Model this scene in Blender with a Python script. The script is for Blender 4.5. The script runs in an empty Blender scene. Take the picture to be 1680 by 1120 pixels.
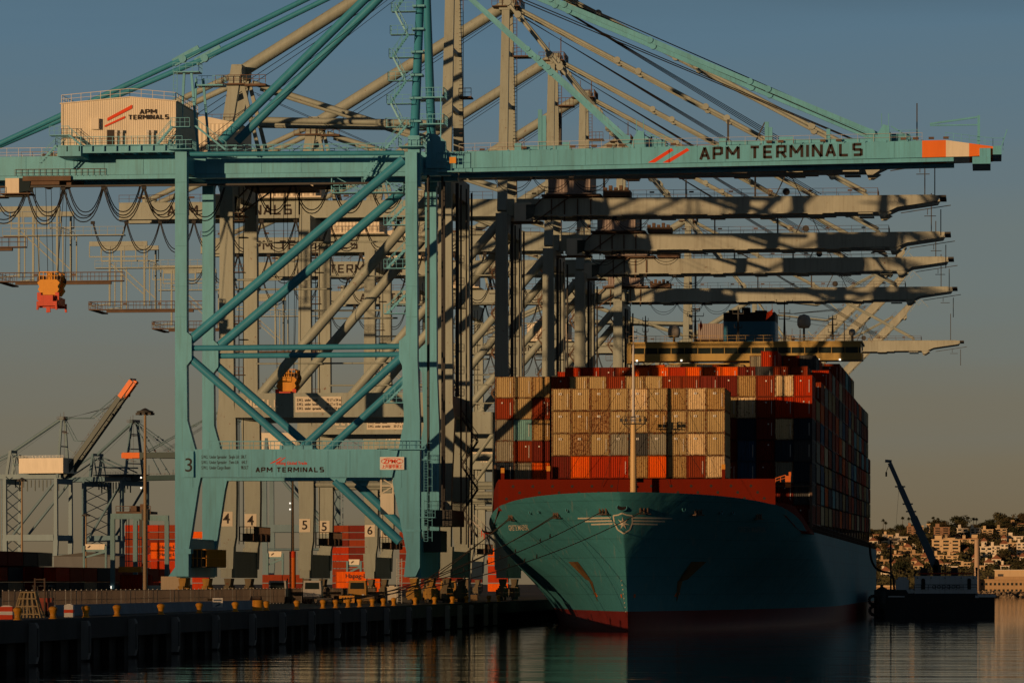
import bpy, math, random
from math import sin, cos, tan, atan, radians, pi
from mathutils import Vector, Matrix
C = bpy.context.scene
COL = C.collection
R = random.Random(7)

# ---------------------------------------------------------------- camera, sky, sun, exposure
F = 7000.0            # focal length in pixels of the 1680 px wide photograph
TH = atan(790/F)      # camera is yawed this much to the left of the quay direction (+Y)
HC = 6.1              # camera height over the water
cam = bpy.data.objects.new('camera', bpy.data.cameras.new('camera')); COL.objects.link(cam)
cam.location = (0, 0, HC); cam.rotation_euler = (pi/2, 0, TH)
cam.data.sensor_width = 36; cam.data.lens = F/1680*36
cam.data.shift_y = 395/1680
cam.data.clip_start = 1; cam.data.clip_end = 30000
C.camera = cam
SUN_AZ = radians(33)   # sun stands behind the camera's left shoulder
SUN_EL = radians(3.6)
w = bpy.data.worlds.new("World"); C.world = w; w.use_nodes = True
nt = w.node_tree; bg = nt.nodes['Background']
sky = nt.nodes.new('ShaderNodeTexSky'); sky.sky_type = 'NISHITA'; sky.sun_disc = False
sky.sun_elevation = SUN_EL; sky.sun_rotation = pi + SUN_AZ
sky.air_density = 1.0; sky.dust_density = 1.6; sky.ozone_density = 1.6; sky.altitude = 0
tcw = nt.nodes.new('ShaderNodeTexCoord'); sep = nt.nodes.new('ShaderNodeSeparateXYZ'); nt.links.new(tcw.outputs['Generated'], sep.inputs[0])
smp = nt.nodes.new('ShaderNodeMapping'); smp.inputs['Scale'].default_value = (2.5,2.5,26); nt.links.new(tcw.outputs['Generated'], smp.inputs[0])
snz = nt.nodes.new('ShaderNodeTexNoise'); snz.inputs['Scale'].default_value = 1.6; snz.inputs['Detail'].default_value = 4; nt.links.new(smp.outputs[0], snz.inputs['Vector'])
sad = nt.nodes.new('ShaderNodeMath'); sad.operation = 'MULTIPLY_ADD'; sad.inputs[1].default_value = .045; sad.inputs[2].default_value = -.0225; nt.links.new(snz.outputs[0], sad.inputs[0])   # thin haze layers
zad = nt.nodes.new('ShaderNodeMath'); zad.operation = 'ADD'; nt.links.new(sep.outputs[2], zad.inputs[0]); nt.links.new(sad.outputs[0], zad.inputs[1])
rmp = nt.nodes.new('ShaderNodeValToRGB'); nt.links.new(zad.outputs[0], rmp.inputs[0])
ce = rmp.color_ramp; ce.elements[0].position = 0.0; ce.elements[0].color = (1.75,1.30,.74,1); ce.elements[1].position = 1.0; ce.elements[1].color = (.05,.09,.15,1)
for p_, c_ in ((.03,(1.75,1.50,1.02)),(.07,(1.46,1.78,1.76)),(.13,(.92,1.68,2.36)),(.19,(.30,.50,.75)),(.40,(.08,.14,.24))):
    e_ = ce.elements.new(p_); e_.color = (*c_,1)
smx = nt.nodes.new('ShaderNodeMix'); smx.data_type = 'RGBA'; smx.inputs[0].default_value = .93   # evening tint over the sky model
nt.links.new(sky.outputs[0], smx.inputs[6]); nt.links.new(rmp.outputs[0], smx.inputs[7])
nt.links.new(smx.outputs[2], bg.inputs[0]); bg.inputs[1].default_value = 0.1
sl = bpy.data.lights.new('sun', 'SUN'); sl.energy = 3.0; sl.angle = radians(0.5); sl.color = (1.0, 0.60, 0.29)
so = bpy.data.objects.new('sun', sl); COL.objects.link(so)
sd = Vector((-sin(SUN_AZ)*cos(SUN_EL), -cos(SUN_AZ)*cos(SUN_EL), sin(SUN_EL)))
so.rotation_euler = sd.to_track_quat('Z', 'Y').to_euler(); so.location = (-200, -200, 100)
C.view_settings.view_transform = 'Standard'; C.view_settings.look = 'None'
C.view_settings.exposure = 0.0; C.view_settings.gamma = 1.0

# ---------------------------------------------------------------- measuring helpers (real positions from survey pixels)
def PX(px, Y): return Y*tan(atan((px-840)/F)-TH)
def DEP(X, Y): return -X*sin(TH)+Y*cos(TH)
def ZY(py, X, Y): return HC+(955-py)*DEP(X, Y)/F
def PT(px, py, Y):
    X = PX(px, Y); return Vector((X, Y, ZY(py, X, Y)))
def YX(px, X): return X/tan(atan((px-840)/F)-TH)
def PROJ(X, Y, Z):
    d = DEP(X, Y); return 840+F*(X*cos(TH)+Y*sin(TH))/d, 955-F*(Z-HC)/d

# ---------------------------------------------------------------- mesh helpers
class MB:
    def __init__(s): s.v = []; s.f = []; s.sm = []; s.mi = []; s.m = 0
    def add(s, vs, fs, sm=False):
        n = len(s.v); s.v += [tuple(a) for a in vs]
        for f in fs: s.f.append([n+i for i in f]); s.sm.append(sm); s.mi.append(s.m)
        return s
    def box(s, x0, x1, y0, y1, z0, z1):
        s.add([(x0,y0,z0),(x1,y0,z0),(x1,y1,z0),(x0,y1,z0),(x0,y0,z1),(x1,y0,z1),(x1,y1,z1),(x0,y1,z1)],
              [(0,3,2,1),(4,5,6,7),(0,1,5,4),(1,2,6,5),(2,3,7,6),(3,0,4,7)]); return s
    def beam(s, p, q, w, h=None, w2=None, h2=None):
        p = Vector(p); q = Vector(q); h = h or w; w2 = w2 or w; h2 = h2 or (h if w2 == w else w2)
        d = (q-p)
        if d.length < 1e-6: return s
        d.normalize()
        up = Vector((0,0,1)) if abs(d.z) < .95 else Vector((0,1,0))
        a = d.cross(up).normalized(); b = a.cross(d).normalized()
        vs = []
        for c, ww, hh in ((p,w,h),(q,w2,h2)):
            for i, j in ((-1,-1),(1,-1),(1,1),(-1,1)): vs.append(c+a*(i*ww/2)+b*(j*hh/2))
        s.add(vs, [(3,2,1,0),(4,5,6,7),(0,1,5,4),(1,2,6,5),(2,3,7,6),(3,0,4,7)]); return s
    def tube(s, p, q, r, n=10, r2=None, caps=True):
        p = Vector(p); q = Vector(q); r2 = r if r2 is None else r2
        d = (q-p)
        if d.length < 1e-6: return s
        d.normalize()
        up = Vector((0,0,1)) if abs(d.z) < .95 else Vector((0,1,0))
        a = d.cross(up).normalized(); b = a.cross(d).normalized()
        vs = [c+a*cos(2*pi*i/n)*rr+b*sin(2*pi*i/n)*rr for c, rr in ((p,r),(q,r2)) for i in range(n)]
        s.add(vs, [(i,(i+1)%n,n+(i+1)%n,n+i) for i in range(n)], n > 6)
        if caps: s.add(vs[:n], [tuple(range(n))[::-1]]); s.add(vs[n:], [tuple(range(n))])
        return s
    def path(s, pts, r, n=6):
        for a, b in zip(pts, pts[1:]): s.tube(a, b, r, n, caps=False)
        return s
    def lathe(s, c, prof, n=16):
        c = Vector(c); m = len(prof)
        vs = [c+Vector((r*cos(2*pi*i/n), r*sin(2*pi*i/n), z)) for r, z in prof for i in range(n)]
        s.add(vs, [(k*n+i, k*n+(i+1)%n, (k+1)*n+(i+1)%n, (k+1)*n+i) for k in range(m-1) for i in range(n)], True)
        s.add(vs[-n:], [tuple(range(n))]); return s
    def prism(s, o, y0, y1):           # outline in x,z extruded along y
        n = len(o)
        ar = sum(o[i][0]*o[(i+1)%n][1]-o[(i+1)%n][0]*o[i][1] for i in range(n))
        if ar < 0: o = o[::-1]
        vs = [(x,y0,z) for x, z in o]+[(x,y1,z) for x, z in o]
        s.add(vs, [tuple(range(n)), tuple(range(2*n-1,n-1,-1))]+[((i+1)%n,i,n+i,n+(i+1)%n) for i in range(n)]); return s
    def rail(s, pts, h=1.1, step=1.6, r=.03, mid=True):
        for a, b in zip(pts, pts[1:]):
            a = Vector(a); b = Vector(b); L = (b-a).length; n = max(1, int(L/step))
            u = Vector((0,0,h))
            s.beam(a+u, b+u, r*2)
            if mid: s.beam(a+u*.5, b+u*.5, r*1.4)
            for i in range(n+1):
                c = a.lerp(b, i/n); s.beam(c, c+u, r*1.8)
        return s
    def build(s, name, mat, parent=None, loc=None):
        me = bpy.data.meshes.new(name); me.from_pydata(s.v, [], s.f); me.update()
        me.polygons.foreach_set('use_smooth', s.sm)
        mats = mat if isinstance(mat, (list, tuple)) else [mat]
        for m in mats: me.materials.append(m)
        if len(mats) > 1: me.polygons.foreach_set('material_index', s.mi)
        o = bpy.data.objects.new(name, me); COL.objects.link(o)
        if parent: o.parent = parent
        if loc is not None: o.location = loc
        return o
def tag(o, label=None, cat=None, group=None, kind=None):
    if label: o['label'] = label
    if cat: o['category'] = cat
    if group: o['group'] = group
    if kind: o['kind'] = kind
    return o
def empty(name, loc, label=None, cat=None, group=None, rz=0):
    o = bpy.data.objects.new(name, None); COL.objects.link(o); o.location = loc; o.rotation_euler.z = rz
    o.empty_display_size = 1
    return tag(o, label, cat, group)
def kids(o): return [c for c in bpy.data.objects if c.parent == o]
def tree_of(o): return [(c, tree_of(c)) for c in kids(o)]
def copy_tree(o, tree, parent=None):
    c = o.copy(); COL.objects.link(c); c.parent = parent
    for ch, t in tree: copy_tree(ch, t, c)
    return c
def text(s, size, mat, parent, loc, name='lettering', rot=(pi/2,0,0), sx=1.0, bold=0.0, align='LEFT', ext=.01):
    cu = bpy.data.curves.new(name, 'FONT'); cu.body = s; cu.size = size; cu.offset = bold; cu.extrude = ext
    cu.align_x = align; cu.align_y = 'CENTER'; cu.space_line = 1.15
    o = bpy.data.objects.new(name, cu); COL.objects.link(o)
    me = bpy.data.meshes.new_from_object(o.evaluated_get(bpy.context.evaluated_depsgraph_get()))
    bpy.data.objects.remove(o)
    me.materials.clear(); me.materials.append(mat)
    o = bpy.data.objects.new(name, me); COL.objects.link(o); o.parent = parent
    o.location = loc; o.rotation_euler = rot; o.scale = (sx,1,1)
    return o
# wide square stroke lettering (as painted on the cranes); returns MB in x,z at y
GL = {'A':[((0,0),(.5,1)),((.5,1),(1,0)),((.2,.33),(.8,.33))],'P':[((0,0),(0,1)),((0,.93),(.9,.93)),((.93,1),(.93,.4)),((0,.44),(.9,.44))],
 'M':[((0,0),(0,1)),((0,1),(.5,.35)),((.5,.35),(1,1)),((1,1),(1,0))],'T':[((0,.93),(1,.93)),((.5,0),(.5,.93))],
 'E':[((.05,0),(.05,1)),((0,.93),(.95,.93)),((0,.5),(.85,.5)),((0,.07),(.95,.07))],
 'R':[((0,0),(0,1)),((0,.93),(.9,.93)),((.93,1),(.93,.42)),((0,.44),(.9,.44)),((.5,.44),(1,0))],'I':[((.5,0),(.5,1))],
 'N':[((0,0),(0,1)),((0,1),(1,0)),((1,0),(1,1))],'L':[((.05,0),(.05,1)),((0,.07),(.95,.07))],'O':[((0,0),(0,1)),((1,0),(1,1)),((0,.93),(1,.93)),((0,.07),(1,.07))],
 'S':[((.95,.93),(.05,.93)),((.05,1),(.05,.45)),((.05,.5),(.95,.5)),((.95,.55),(.95,0)),((.95,.07),(.05,.07))]}
def glyphs(mb, s, x, y, z, W, H, zs=0.0, t=None):
    """lettering filling width W, height H from (x,z); zs = rise over W"""
    n = len(s); wts = [.35 if c in 'I ' else (1.25 if c == 'M' else 1.0) for c in s]; wts = [.45 if c == ' ' else w_ for c, w_ in zip(s, wts)]
    g = .2; tot = sum(wts)+g*(n-1); u = W/tot; t = t or H*.17; cx = x
    for c, wt in zip(s, wts):
        cw = u*wt
        for (a, b) in GL.get(c, []):
            k = max(cw-t, .001)
            def m(p):
                X = cx+t/2+p[0]*k; return Vector((X, y, z+t*.0+p[1]*H+zs*(X-x)/W))
            p, q = m(a), m(b); d = (q-p).normalized(); nn = Vector((-d.z,0,d.x))*(t/2)
            if abs(d.z) > .9 or abs(d.x) > .9: pass
            mb.prism([(p.x+nn.x,p.z+nn.z),(p.x-nn.x,p.z-nn.z),(q.x-nn.x,q.z-nn.z),(q.x+nn.x,q.z+nn.z)], y-.006, y+.006)
        cx += cw+u*g
    return mb

# ---------------------------------------------------------------- materials
MATS = {}
def paint(name, col, rough=.5, var=.12, rust=0.0, scale=.35, metal=0.0, grime=0.0, bump=0.0, rs=1.0):
    """painted steel or concrete: two noises vary the paint, streaky dirt and optional rust patches"""
    if name in MATS: return MATS[name]
    m = bpy.data.materials.new(name); m.use_nodes = True; t = m.node_tree; N = t.nodes; L = t.links; b = N['Principled BSDF']
    b.inputs['Roughness'].default_value = rough; b.inputs['Specular IOR Level'].default_value = .12 if name.startswith('container') or name.startswith('red_') else .35; b.inputs['Metallic'].default_value = metal
    tc = N.new('ShaderNodeTexCoord'); oi = N.new('ShaderNodeObjectInfo')
    ad = N.new('ShaderNodeVectorMath'); ad.operation = 'ADD'
    mul = N.new('ShaderNodeMath'); mul.operation = 'MULTIPLY'; mul.inputs[1].default_value = 57.0
    L.new(oi.outputs['Random'], mul.inputs[0]); L.new(tc.outputs['Object'], ad.inputs[0]); L.new(mul.outputs[0], ad.inputs[1])
    mp = N.new('ShaderNodeMapping'); mp.inputs['Scale'].default_value = (1,1,.25); L.new(ad.outputs[0], mp.inputs[0])
    n1 = N.new('ShaderNodeTexNoise'); n1.inputs['Scale'].default_value = scale; n1.inputs['Detail'].default_value = 5; n1.inputs['Roughness'].default_value = .65
    L.new(mp.outputs[0], n1.inputs['Vector'])
    cr = N.new('ShaderNodeMapRange'); cr.inputs[1].default_value = .3; cr.inputs[2].default_value = .7
    cr.inputs[3].default_value = 1-var; cr.inputs[4].default_value = 1+var; L.new(n1.outputs[0], cr.inputs[0])
    vm = N.new('ShaderNodeVectorMath'); vm.operation = 'SCALE'; vm.inputs[0].default_value = col[:3]; L.new(cr.outputs[0], vm.inputs['Scale'])
    last = vm.outputs[0]
    if grime:
        mp2 = N.new('ShaderNodeMapping'); mp2.inputs['Scale'].default_value = (2.2,2.2,.12); L.new(ad.outputs[0], mp2.inputs[0])
        n2 = N.new('ShaderNodeTexNoise'); n2.inputs['Scale'].default_value = 1.3; n2.inputs['Detail'].default_value = 6; L.new(mp2.outputs[0], n2.inputs['Vector'])
        r2 = N.new('ShaderNodeMapRange'); r2.inputs[1].default_value = .5; r2.inputs[2].default_value = .75; r2.inputs[4].default_value = grime; L.new(n2.outputs[0], r2.inputs[0])
        mx = N.new('ShaderNodeMix'); mx.data_type = 'RGBA'; L.new(r2.outputs[0], mx.inputs[0]); L.new(last, mx.inputs[6])
        mx.inputs[7].default_value = (col[0]*.35+.03, col[1]*.3+.02, col[2]*.25+.01, 1); last = mx.outputs[2]
    if rust:
        n3 = N.new('ShaderNodeTexNoise'); n3.inputs['Scale'].default_value = 1.7*rs; n3.inputs['Detail'].default_value = 8; n3.inputs['Roughness'].default_value = .7; L.new(ad.outputs[0], n3.inputs['Vector'])
        r3 = N.new('ShaderNodeMapRange'); r3.inputs[1].default_value = .66-rust*.2; r3.inputs[2].default_value = .70-rust*.18; L.new(n3.outputs[0], r3.inputs[0])
        mx = N.new('ShaderNodeMix'); mx.data_type = 'RGBA'; L.new(r3.outputs[0], mx.inputs[0]); L.new(last, mx.inputs[6]); mx.inputs[7].default_value = (.16,.055,.02,1); last = mx.outputs[2]
    L.new(last, b.inputs['Base Color'])
    if bump:
        bu = N.new('ShaderNodeBump'); bu.inputs['Strength'].default_value = bump; bu.inputs['Distance'].default_value = .05; L.new(n1.outputs[0], bu.inputs['Height']); L.new(bu.outputs[0], b.inputs['Normal'])
    MATS[name] = m; return m
def emit(name, col, st):
    m = bpy.data.materials.new(name); m.use_nodes = True; b = m.node_tree.nodes['Principled BSDF']
    b.inputs['Base Color'].default_value = (*col,1); b.inputs['Emission Color'].default_value = (*col,1); b.inputs['Emission Strength'].default_value = st
    return m
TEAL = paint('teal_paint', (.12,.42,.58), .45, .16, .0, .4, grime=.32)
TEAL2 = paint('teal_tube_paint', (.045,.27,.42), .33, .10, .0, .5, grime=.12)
PUTTY = paint('putty_green_paint', (.32,.37,.34), .5, .12, .12, .4, grime=.25)
BOOMP = paint('weathered_boom_paint', (.38,.41,.36), .55, .16, .14, .3, grime=.38)
CREAM = paint('cream_cladding', (.72,.66,.54), .55, .06, 0, .5, grime=.15)
DARKS = paint('dark_steel', (.05,.05,.05), .6, .2)
CABLE = paint('black_cable', (.012,.012,.014), .6, .1)
GALV = paint('galvanised_steel', (.42,.42,.40), .45, .15, .05, metal=.3)
RUSTY = paint('rusty_steel', (.13,.085,.06), .8, .3, .2)
WHITE = paint('white_paint', (.78,.76,.72), .5, .05, grime=.15)
BLACKP = paint('black_lettering_paint', (.02,.012,.01), .6, .1)
REDP = paint('red_stripe_paint', (.75,.07,.02), .5, .06)
ORANGE = paint('orange_paint', (.80,.17,.015), .5, .08, grime=.1)
YELLOW = paint('yellow_paint', (.70,.30,.02), .5, .15, .12, grime=.3)
GLASS = paint('dark_glass', (.02,.03,.03), .08, .0)
LAMP = emit('lit_lamp', (1,.93,.8), 1.6)
# ================================================================ the teal crane numbered 3 (nearest)
DZ = 3.35
XW = PX(678, 542); XL = PX(299, 542); GA = XL-XW      # waterside rail, landside rail, gauge (negative)
YELLOW2 = paint('worn_yellow_paint',(.42,.22,.03),.6,.3,.35,.8,grime=.8)
def stair(mb, p, q, wy=.7, tread=.3):
    """a stair flight from p to q (runs in x,z) with treads and handrails; width along y"""
    p = Vector(p); q = Vector(q); n = max(2, int(abs(q.z-p.z)/tread))
    for s in (-wy/2, wy/2):
        o = Vector((0,s,0)); mb.beam(p+o, q+o, .06, .22); mb.beam(p+o+Vector((0,0,1)), q+o+Vector((0,0,1)), .05)
        for i in range(0, n+1, 3): c = p.lerp(q, i/n)+o; mb.beam(c, c+Vector((0,0,1)), .045)
    for i in range(n+1):
        c = p.lerp(q, i/n); mb.box(c.x-.13, c.x+.13, c.y-wy/2, c.y+wy/2, c.z-.02, c.z+.02)
def loops(mb, x0, x1, n, y, z, sag, r=.075):
    """festoon cables hanging in loops under a rail"""
    w_ = (x1-x0)/n
    for k in range(n):
        for dr, ds in ((0,0),(.28,.5)):
            pts = []
            for i in range(13):
                u = i/12; a = x0+k*w_+dr/2+u*(w_-dr)
                s_ = 1-abs(2*u-1)**2.4
                pts.append((a, y+.15*dr, z-s_*(sag-ds)))
            mb.path(pts, r, 5)
        mb.box(x0+k*w_-.3, x0+k*w_+.3, y-.2, y+.2, z-.1, z+.35)
def bogies(root, gx, ys, mat, z0=0.0):
    """travelling gear under both sills: balance beams, bogie frames and wheels"""
    for x in gx:
        for y in ys:
            m = MB(); m.prism([(x-.5,3.3),(x+.5,3.3),(x+.3,2.1),(x-.3,2.1)], y-1.3, y+1.3)
            for s in (-1,1):
                m.box(x-.42, x+.42, y+s*2.0-1.5, y+s*2.0+1.5, 1.25, 1.95); m.box(x-.35,x+.35,y+s*2-.35,y+s*2+.35,1.9,2.3)
                for k in (-.9,.9): m.box(x-.45, x+.45, y+s*2+k-.62, y+s*2+k+.62, .55, 1.2)
                m.box(x-.8, x-.46, y+s*2-.3, y+s*2+.3, .8, 1.7)
            g = m.build('bogie', mat, root)
            m = MB()
            for s in (-1,1):
                for k in (-1.3,-.5,.5,1.3): m.tube((x-.12,y+s*2+k,.37),(x+.12,y+s*2+k,.37),.36,14)
            m.build('wheel_set', DARKS, g)
def slash(mb, p0, p1, p2, p3, y): mb.add([(p0[0],y,p0[1]),(p1[0],y,p1[1]),(p2[0],y,p2[1]),(p3[0],y,p3[1])], [(0,1,2,3)])

def crane_three():
    Y0 = 542; SP = 19.0
    r = empty('ship_to_shore_crane', (XW, Y0, DZ), 'nearest teal container crane with white machinery house and 3 on its portal', 'gantry crane', 'ship to shore cranes along the quay')
    def q(px, py, yo=0.0): v = PT(px, py, Y0+yo); return (v.x-XW, yo, v.z-DZ)
    def qz(px, py, yo=0.0): a = q(px, py, yo); return (a[0], a[2])
    legL = [qz(*p) for p in ((289,250),(308,250),(308,545),(316,552),(316,590),(308,600),(309,690),(322,737),(336,760),(327,800),(311,905),(311,945),(278,945),(289,930))]
    legR = [qz(*p) for p in ((666,250),(685,250),(686,590),(690,690),(690,930),(683,945),(664,946),(668,905),(645,790),(655,737),(664,690),(661,600),(656,590),(656,560),(667,550))]
    for yo in (0, SP):
        MB().prism(legL, yo-.75, yo+.75).build('leg', TEAL, r); MB().prism(legR, yo-.75, yo+.75).build('leg', TEAL, r)
        m = MB(); m.prism([qz(*p) for p in ((322,737),(655,737),(645,783),(330,783))], yo-1.1, yo+1.1)
        m.prism([qz(*p) for p in ((460,731),(514,731),(514,738),(460,738))], yo-.7, yo+.7)
        m.prism([qz(*p) for p in ((540,782),(570,782),(566,792),(548,788))], yo-.5, yo+.5)
        m.build('portal_beam', TEAL, r)
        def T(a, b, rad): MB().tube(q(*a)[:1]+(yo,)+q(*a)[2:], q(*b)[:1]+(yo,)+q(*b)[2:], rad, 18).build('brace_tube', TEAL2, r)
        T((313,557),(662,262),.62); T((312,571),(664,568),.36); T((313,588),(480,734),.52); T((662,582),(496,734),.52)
        T((550,788),(656,888),.58); T((310,253),(663,251),.31)
        b = MB(); b.prism([qz(*p) for p in ((289,900),(315,900),(315,908),(289,908))], yo-.9, yo+.9); b.prism([qz(*p) for p in ((664,868),(691,868),(691,872),(664,872))], yo-.9, yo+.9); b.build('flange', TEAL, r)
    # sills and gear along the rail
    for x in (0, GA):
        m = MB(); m.box(x-.9, x+.9, .75, SP-.75, 3.4, 8.2); m.box(x-1.0, x+1.0, 2, SP-2, 8.2, 8.4); m.build('sill_beam', TEAL, r)
        m = MB(); zt = q(300,253)[2]; m.box(x-.7, x+.7, .75, SP-.75, zt-2.4, zt-.2); m.build('cross_beam', TEAL, r)
    bogies(r, (0, GA), (1.2, SP-1.2), YELLOW2)
    # girders behind the front frame
    zt = q(740,250,6)[2]; x_l = q(-120,250,6)[0]; xh = q(742,250,6)[0]; xt = q(1513,240,6)[0]; x2 = q(1552,240,6)[0]; x3 = q(1590,240,6)[0]; x4 = q(1629,240,6)[0]
    rise = .012
    def zb(x): return zt+max(0, x-xh)*rise
    H = 2.15
    for y0, y1 in ((5.2,6.3),(12.9,14.0)):
        m = MB(); m.box(x_l, xh-.15, y0, y1, zt-H-.35, zt)
        for k in range(12): xx = x_l+3+k*5.2; m.box(xx-.05, xx+.05, y0-.05, y0, zt-H-.3, zt-.05)
        m.box(x_l, xh-.2, y0+.2, y1+.35, zt-H-.9, zt-H-.35); m.build('girder', TEAL, r)
        m = MB(); m.prism([(xh,zb(xh)),(xt,zb(xt)),(xt,zb(xt)-H),(xh,zb(xh)-H)], y0, y1)
        m.prism([(xh,zb(xh)-H),(xt+4,zb(xt)-H),(xt+4,zb(xt)-H-.5),(xh,zb(xh)-H-.5)], y0+.3, y1+.3)
        for k in range(22):
            xx = xh+2+k*2.7; m.box(xx-.06, xx+.06, y0-.1, y0+.1, zb(xx)-.12, zb(xx)+.15)
        bo = m.build('boom', TEAL, r)
        for a, b, mt in ((xt,x2,ORANGE),(x2,x3,CREAM),(x3,x4,ORANGE)):
            def tp(x): return zb(x) - (0 if x <= x2+.1 else (x-x2)/(x4-x2)*.95)
            MB().prism([(a,tp(a)),(b,tp(b)),(b,zb(b)-H+.1*(b>x3+1)),(a,zb(a)-H)], y0, y1).build('painted_boom_end', mt, bo)
    m = MB(); hub = zb(x4)
    m.box(x4, x4+1.1, 5, 14.2, hub-2.0, hub-.9); m.box(x4-2.6, x4-.3, 4.6, 14, hub-3.2, hub-2.3); m.box(x4-1.7,x4-.3,4.7,5.3,hub-2.3,hub-1.2)
    m.rail([(x4-6,5.2,hub-.1),(x4,5.2,hub-.9),(x4+1.3,5.2,hub-.9)], 1.0, 1.0); m.rail([(x4+1.3,5.2,hub-.9),(x4+1.3,13.9,hub-.9)], 1.1, 1.5)
    m.beam((x4-1.8,6,hub-.6),(x4-1.8,6,hub+3.1),.32,.32); m.beam((x4-1.9,6,hub+2.9),(x4-8,6,hub+2.1),.22); m.beam((x4-1.9,6,hub+1.9),(x4-8,6,hub+1.9),.16); m.beam((x4+1.1,5.2,hub-.9),(x4+1.8,5.2,hub+1.2),.12)
    m.build('boom_tip_platform', TEAL, r)
    # rail, lights and gear on the boom top
    m = MB()
    for y in (5.1, 14.1):
        m.rail([(xh+1,y,zb(xh)),(xt,y,zb(xt))], 1.0, 2.0, .022); m.rail([(x_l,y,zt),(q(288,250)[0],y,zt)], 1.1, 1.5, .025)
    m.build('railing', GALV, r)
    m = MB()
    for px in (884,900,1105,1575): pass
    for px, h in ((886,5.2),(893,4.4),(1258,2.9),(1264,2.2),(1359,1.8)):
        x = q(px,240,5.6)[0]; m.box(x-.25,x+.25,5.4,5.9,zb(x),zb(x)+h)
    for x0p, x1p in ((845,935),(1180,1290),(1290,1440)):
        a = q(x0p,240,6)[0]; b = q(x1p,240,6)[0]; m.box(a,b,5.5,6.1,zb(a)+.1,zb(a)+.6); m.box(a,a+.9,5.3,6.3,zb(a),zb(a)+.9); m.box(b-.9,b,5.3,6.3,zb(b),zb(b)+.9)
    m.build('boom_fittings', TEAL, r)
    m = MB()
    for px in (860,940,975,1000,1020,1105,1262,1281,1350,1376,1482,1502,1528,1552):
        x = q(px,240,5.3)[0]; m.box(x-.35,x+.35,4.9,5.3,zb(x)+.15,zb(x)+.42)
    m.build('floodlight', RUSTY, r)
    m = MB()                       # stay anchor housings on the boom
    for px, s in ((1047,1.0),(1449,1.0)):
        x = q(px,236,5.6)[0]; z = zb(x)
        m.prism([(x-.9*s,z),(x+.9*s,z),(x+.75*s,z+2.0*s),(x,z+2.2*s),(x-.6*s,z+1.2*s)], 5.2, 6.4)
        m.prism([(x-.9*s,z),(x+.9*s,z),(x+.75*s,z+2.0*s),(x,z+2.2*s),(x-.6*s,z+1.2*s)], 12.8, 14)
        m.rail([(x+1,5.2,z),(x+4.5,5.2,z)],1.4,.9); m.beam((x+1,5.6,z+2),(x+4.2,5.6,z),.14); m.tube((x-1.6,5.6,z+1.1),(x-1.6,6.2,z+1.1),.6,14)
        m.box(x+.8,x+3.4,6.5,12,z,z+1.1); m.beam((x-.2,5.4,z+2),(x-.2,5.4,z+3.6),.09); m.beam((x+.7,5.4,z+2),(x+.7,5.4,z+3.6),.09)
    m.build('stay_anchor', TEAL, r)
    # apex: two posts leaning together, stays
    AP = q(690,-78,9.5)
    for yo, pb in ((1.0,(676,230)),(18.0,(709,232))):
        b = q(pb[0], pb[1], yo); b = (0.0, yo, b[2]); top = (.1, 9.5+(-1.2 if yo < 9 else 1.2), AP[2]+1)
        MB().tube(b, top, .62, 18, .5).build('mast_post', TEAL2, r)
        MB().prism([(b[0]-.85,b[2]-6),(b[0]+.85,b[2]-6),(b[0]+.75,b[2]+.5),(b[0]-.7,b[2]+.5)], yo-.75, yo+.75).build('mast_foot', TEAL, r)
    MB().box(-1.5,1.5,7,12,AP[2],AP[2]+2).build('mast_head', TEAL, r)
    for yo in (6.2, 13.2):
        yt = 6.8 if yo < 9 else 12.6
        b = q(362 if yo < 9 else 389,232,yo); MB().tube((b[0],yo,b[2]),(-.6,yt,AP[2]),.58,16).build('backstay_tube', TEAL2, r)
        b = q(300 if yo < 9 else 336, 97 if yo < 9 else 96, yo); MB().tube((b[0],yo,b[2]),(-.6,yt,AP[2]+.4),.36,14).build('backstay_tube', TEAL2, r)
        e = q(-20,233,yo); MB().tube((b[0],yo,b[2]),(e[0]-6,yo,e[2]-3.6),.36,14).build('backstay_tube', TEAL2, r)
        m = MB(); m.beam((b[0]-1.2,yo,b[2]-.5),(b[0]+2.2,yo,b[2]+1.3),.5,1.0); m.tube((b[0],yo-.4,b[2]),(b[0],yo+.4,b[2]),.5,14); m.build('stay_link', TEAL, r)
        f = q(1440,228,yo)
        m = MB(); a0 = Vector((.6,yt,AP[2]+.3)); a1 = Vector((f[0],yo,zb(f[0])+1.0))
        for dz in (.0,): m.beam(a0, a1, .28, .62)
        for u in (.28,.31,.5,.72,.76): c = a0.lerp(a1,u); m.tube(c-Vector((0,.3,0)), c+Vector((0,.3,0)), .42, 12)
        m.build('forestay_bar', TEAL, r)
        f = q(1035,236,yo); m = MB(); a0 = Vector((.6,yt,AP[2]-1)); a1 = Vector((f[0],yo,zb(f[0])+.9)); m.beam(a0, a1, .22, .46)
        for u in (.5,.55,.6): c = a0.lerp(a1,u); m.tube(c-Vector((0,.25,0)), c+Vector((0,.25,0)), .34, 12)
        m.build('forestay_bar', TEAL, r)
    m = MB()
    for dy, dz, ex in ((8.2,1.6,1432),(8.9,2.1,1436),(10.5,1.2,1434),(9.5,-.6,1420),(10.0,-1.0,1424)):
        e = q(ex,226,9); m.path([(0,dy,AP[2]+dz),(e[0],dy,e[2]+(dz-1)*.5)], .07, 5)
    for py, dy in ((95,8),(97,11)):
        b = q(318,245,8); m.path([(b[0],dy,b[2]),(0,dy,AP[2]-3)], .035, 4)
    m.build('hoist_rope', CABLE, r)
    # stay tower behind the house
    m = MB(); b = q(312,236,6.2); t = q(310,118,6.2)
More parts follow.
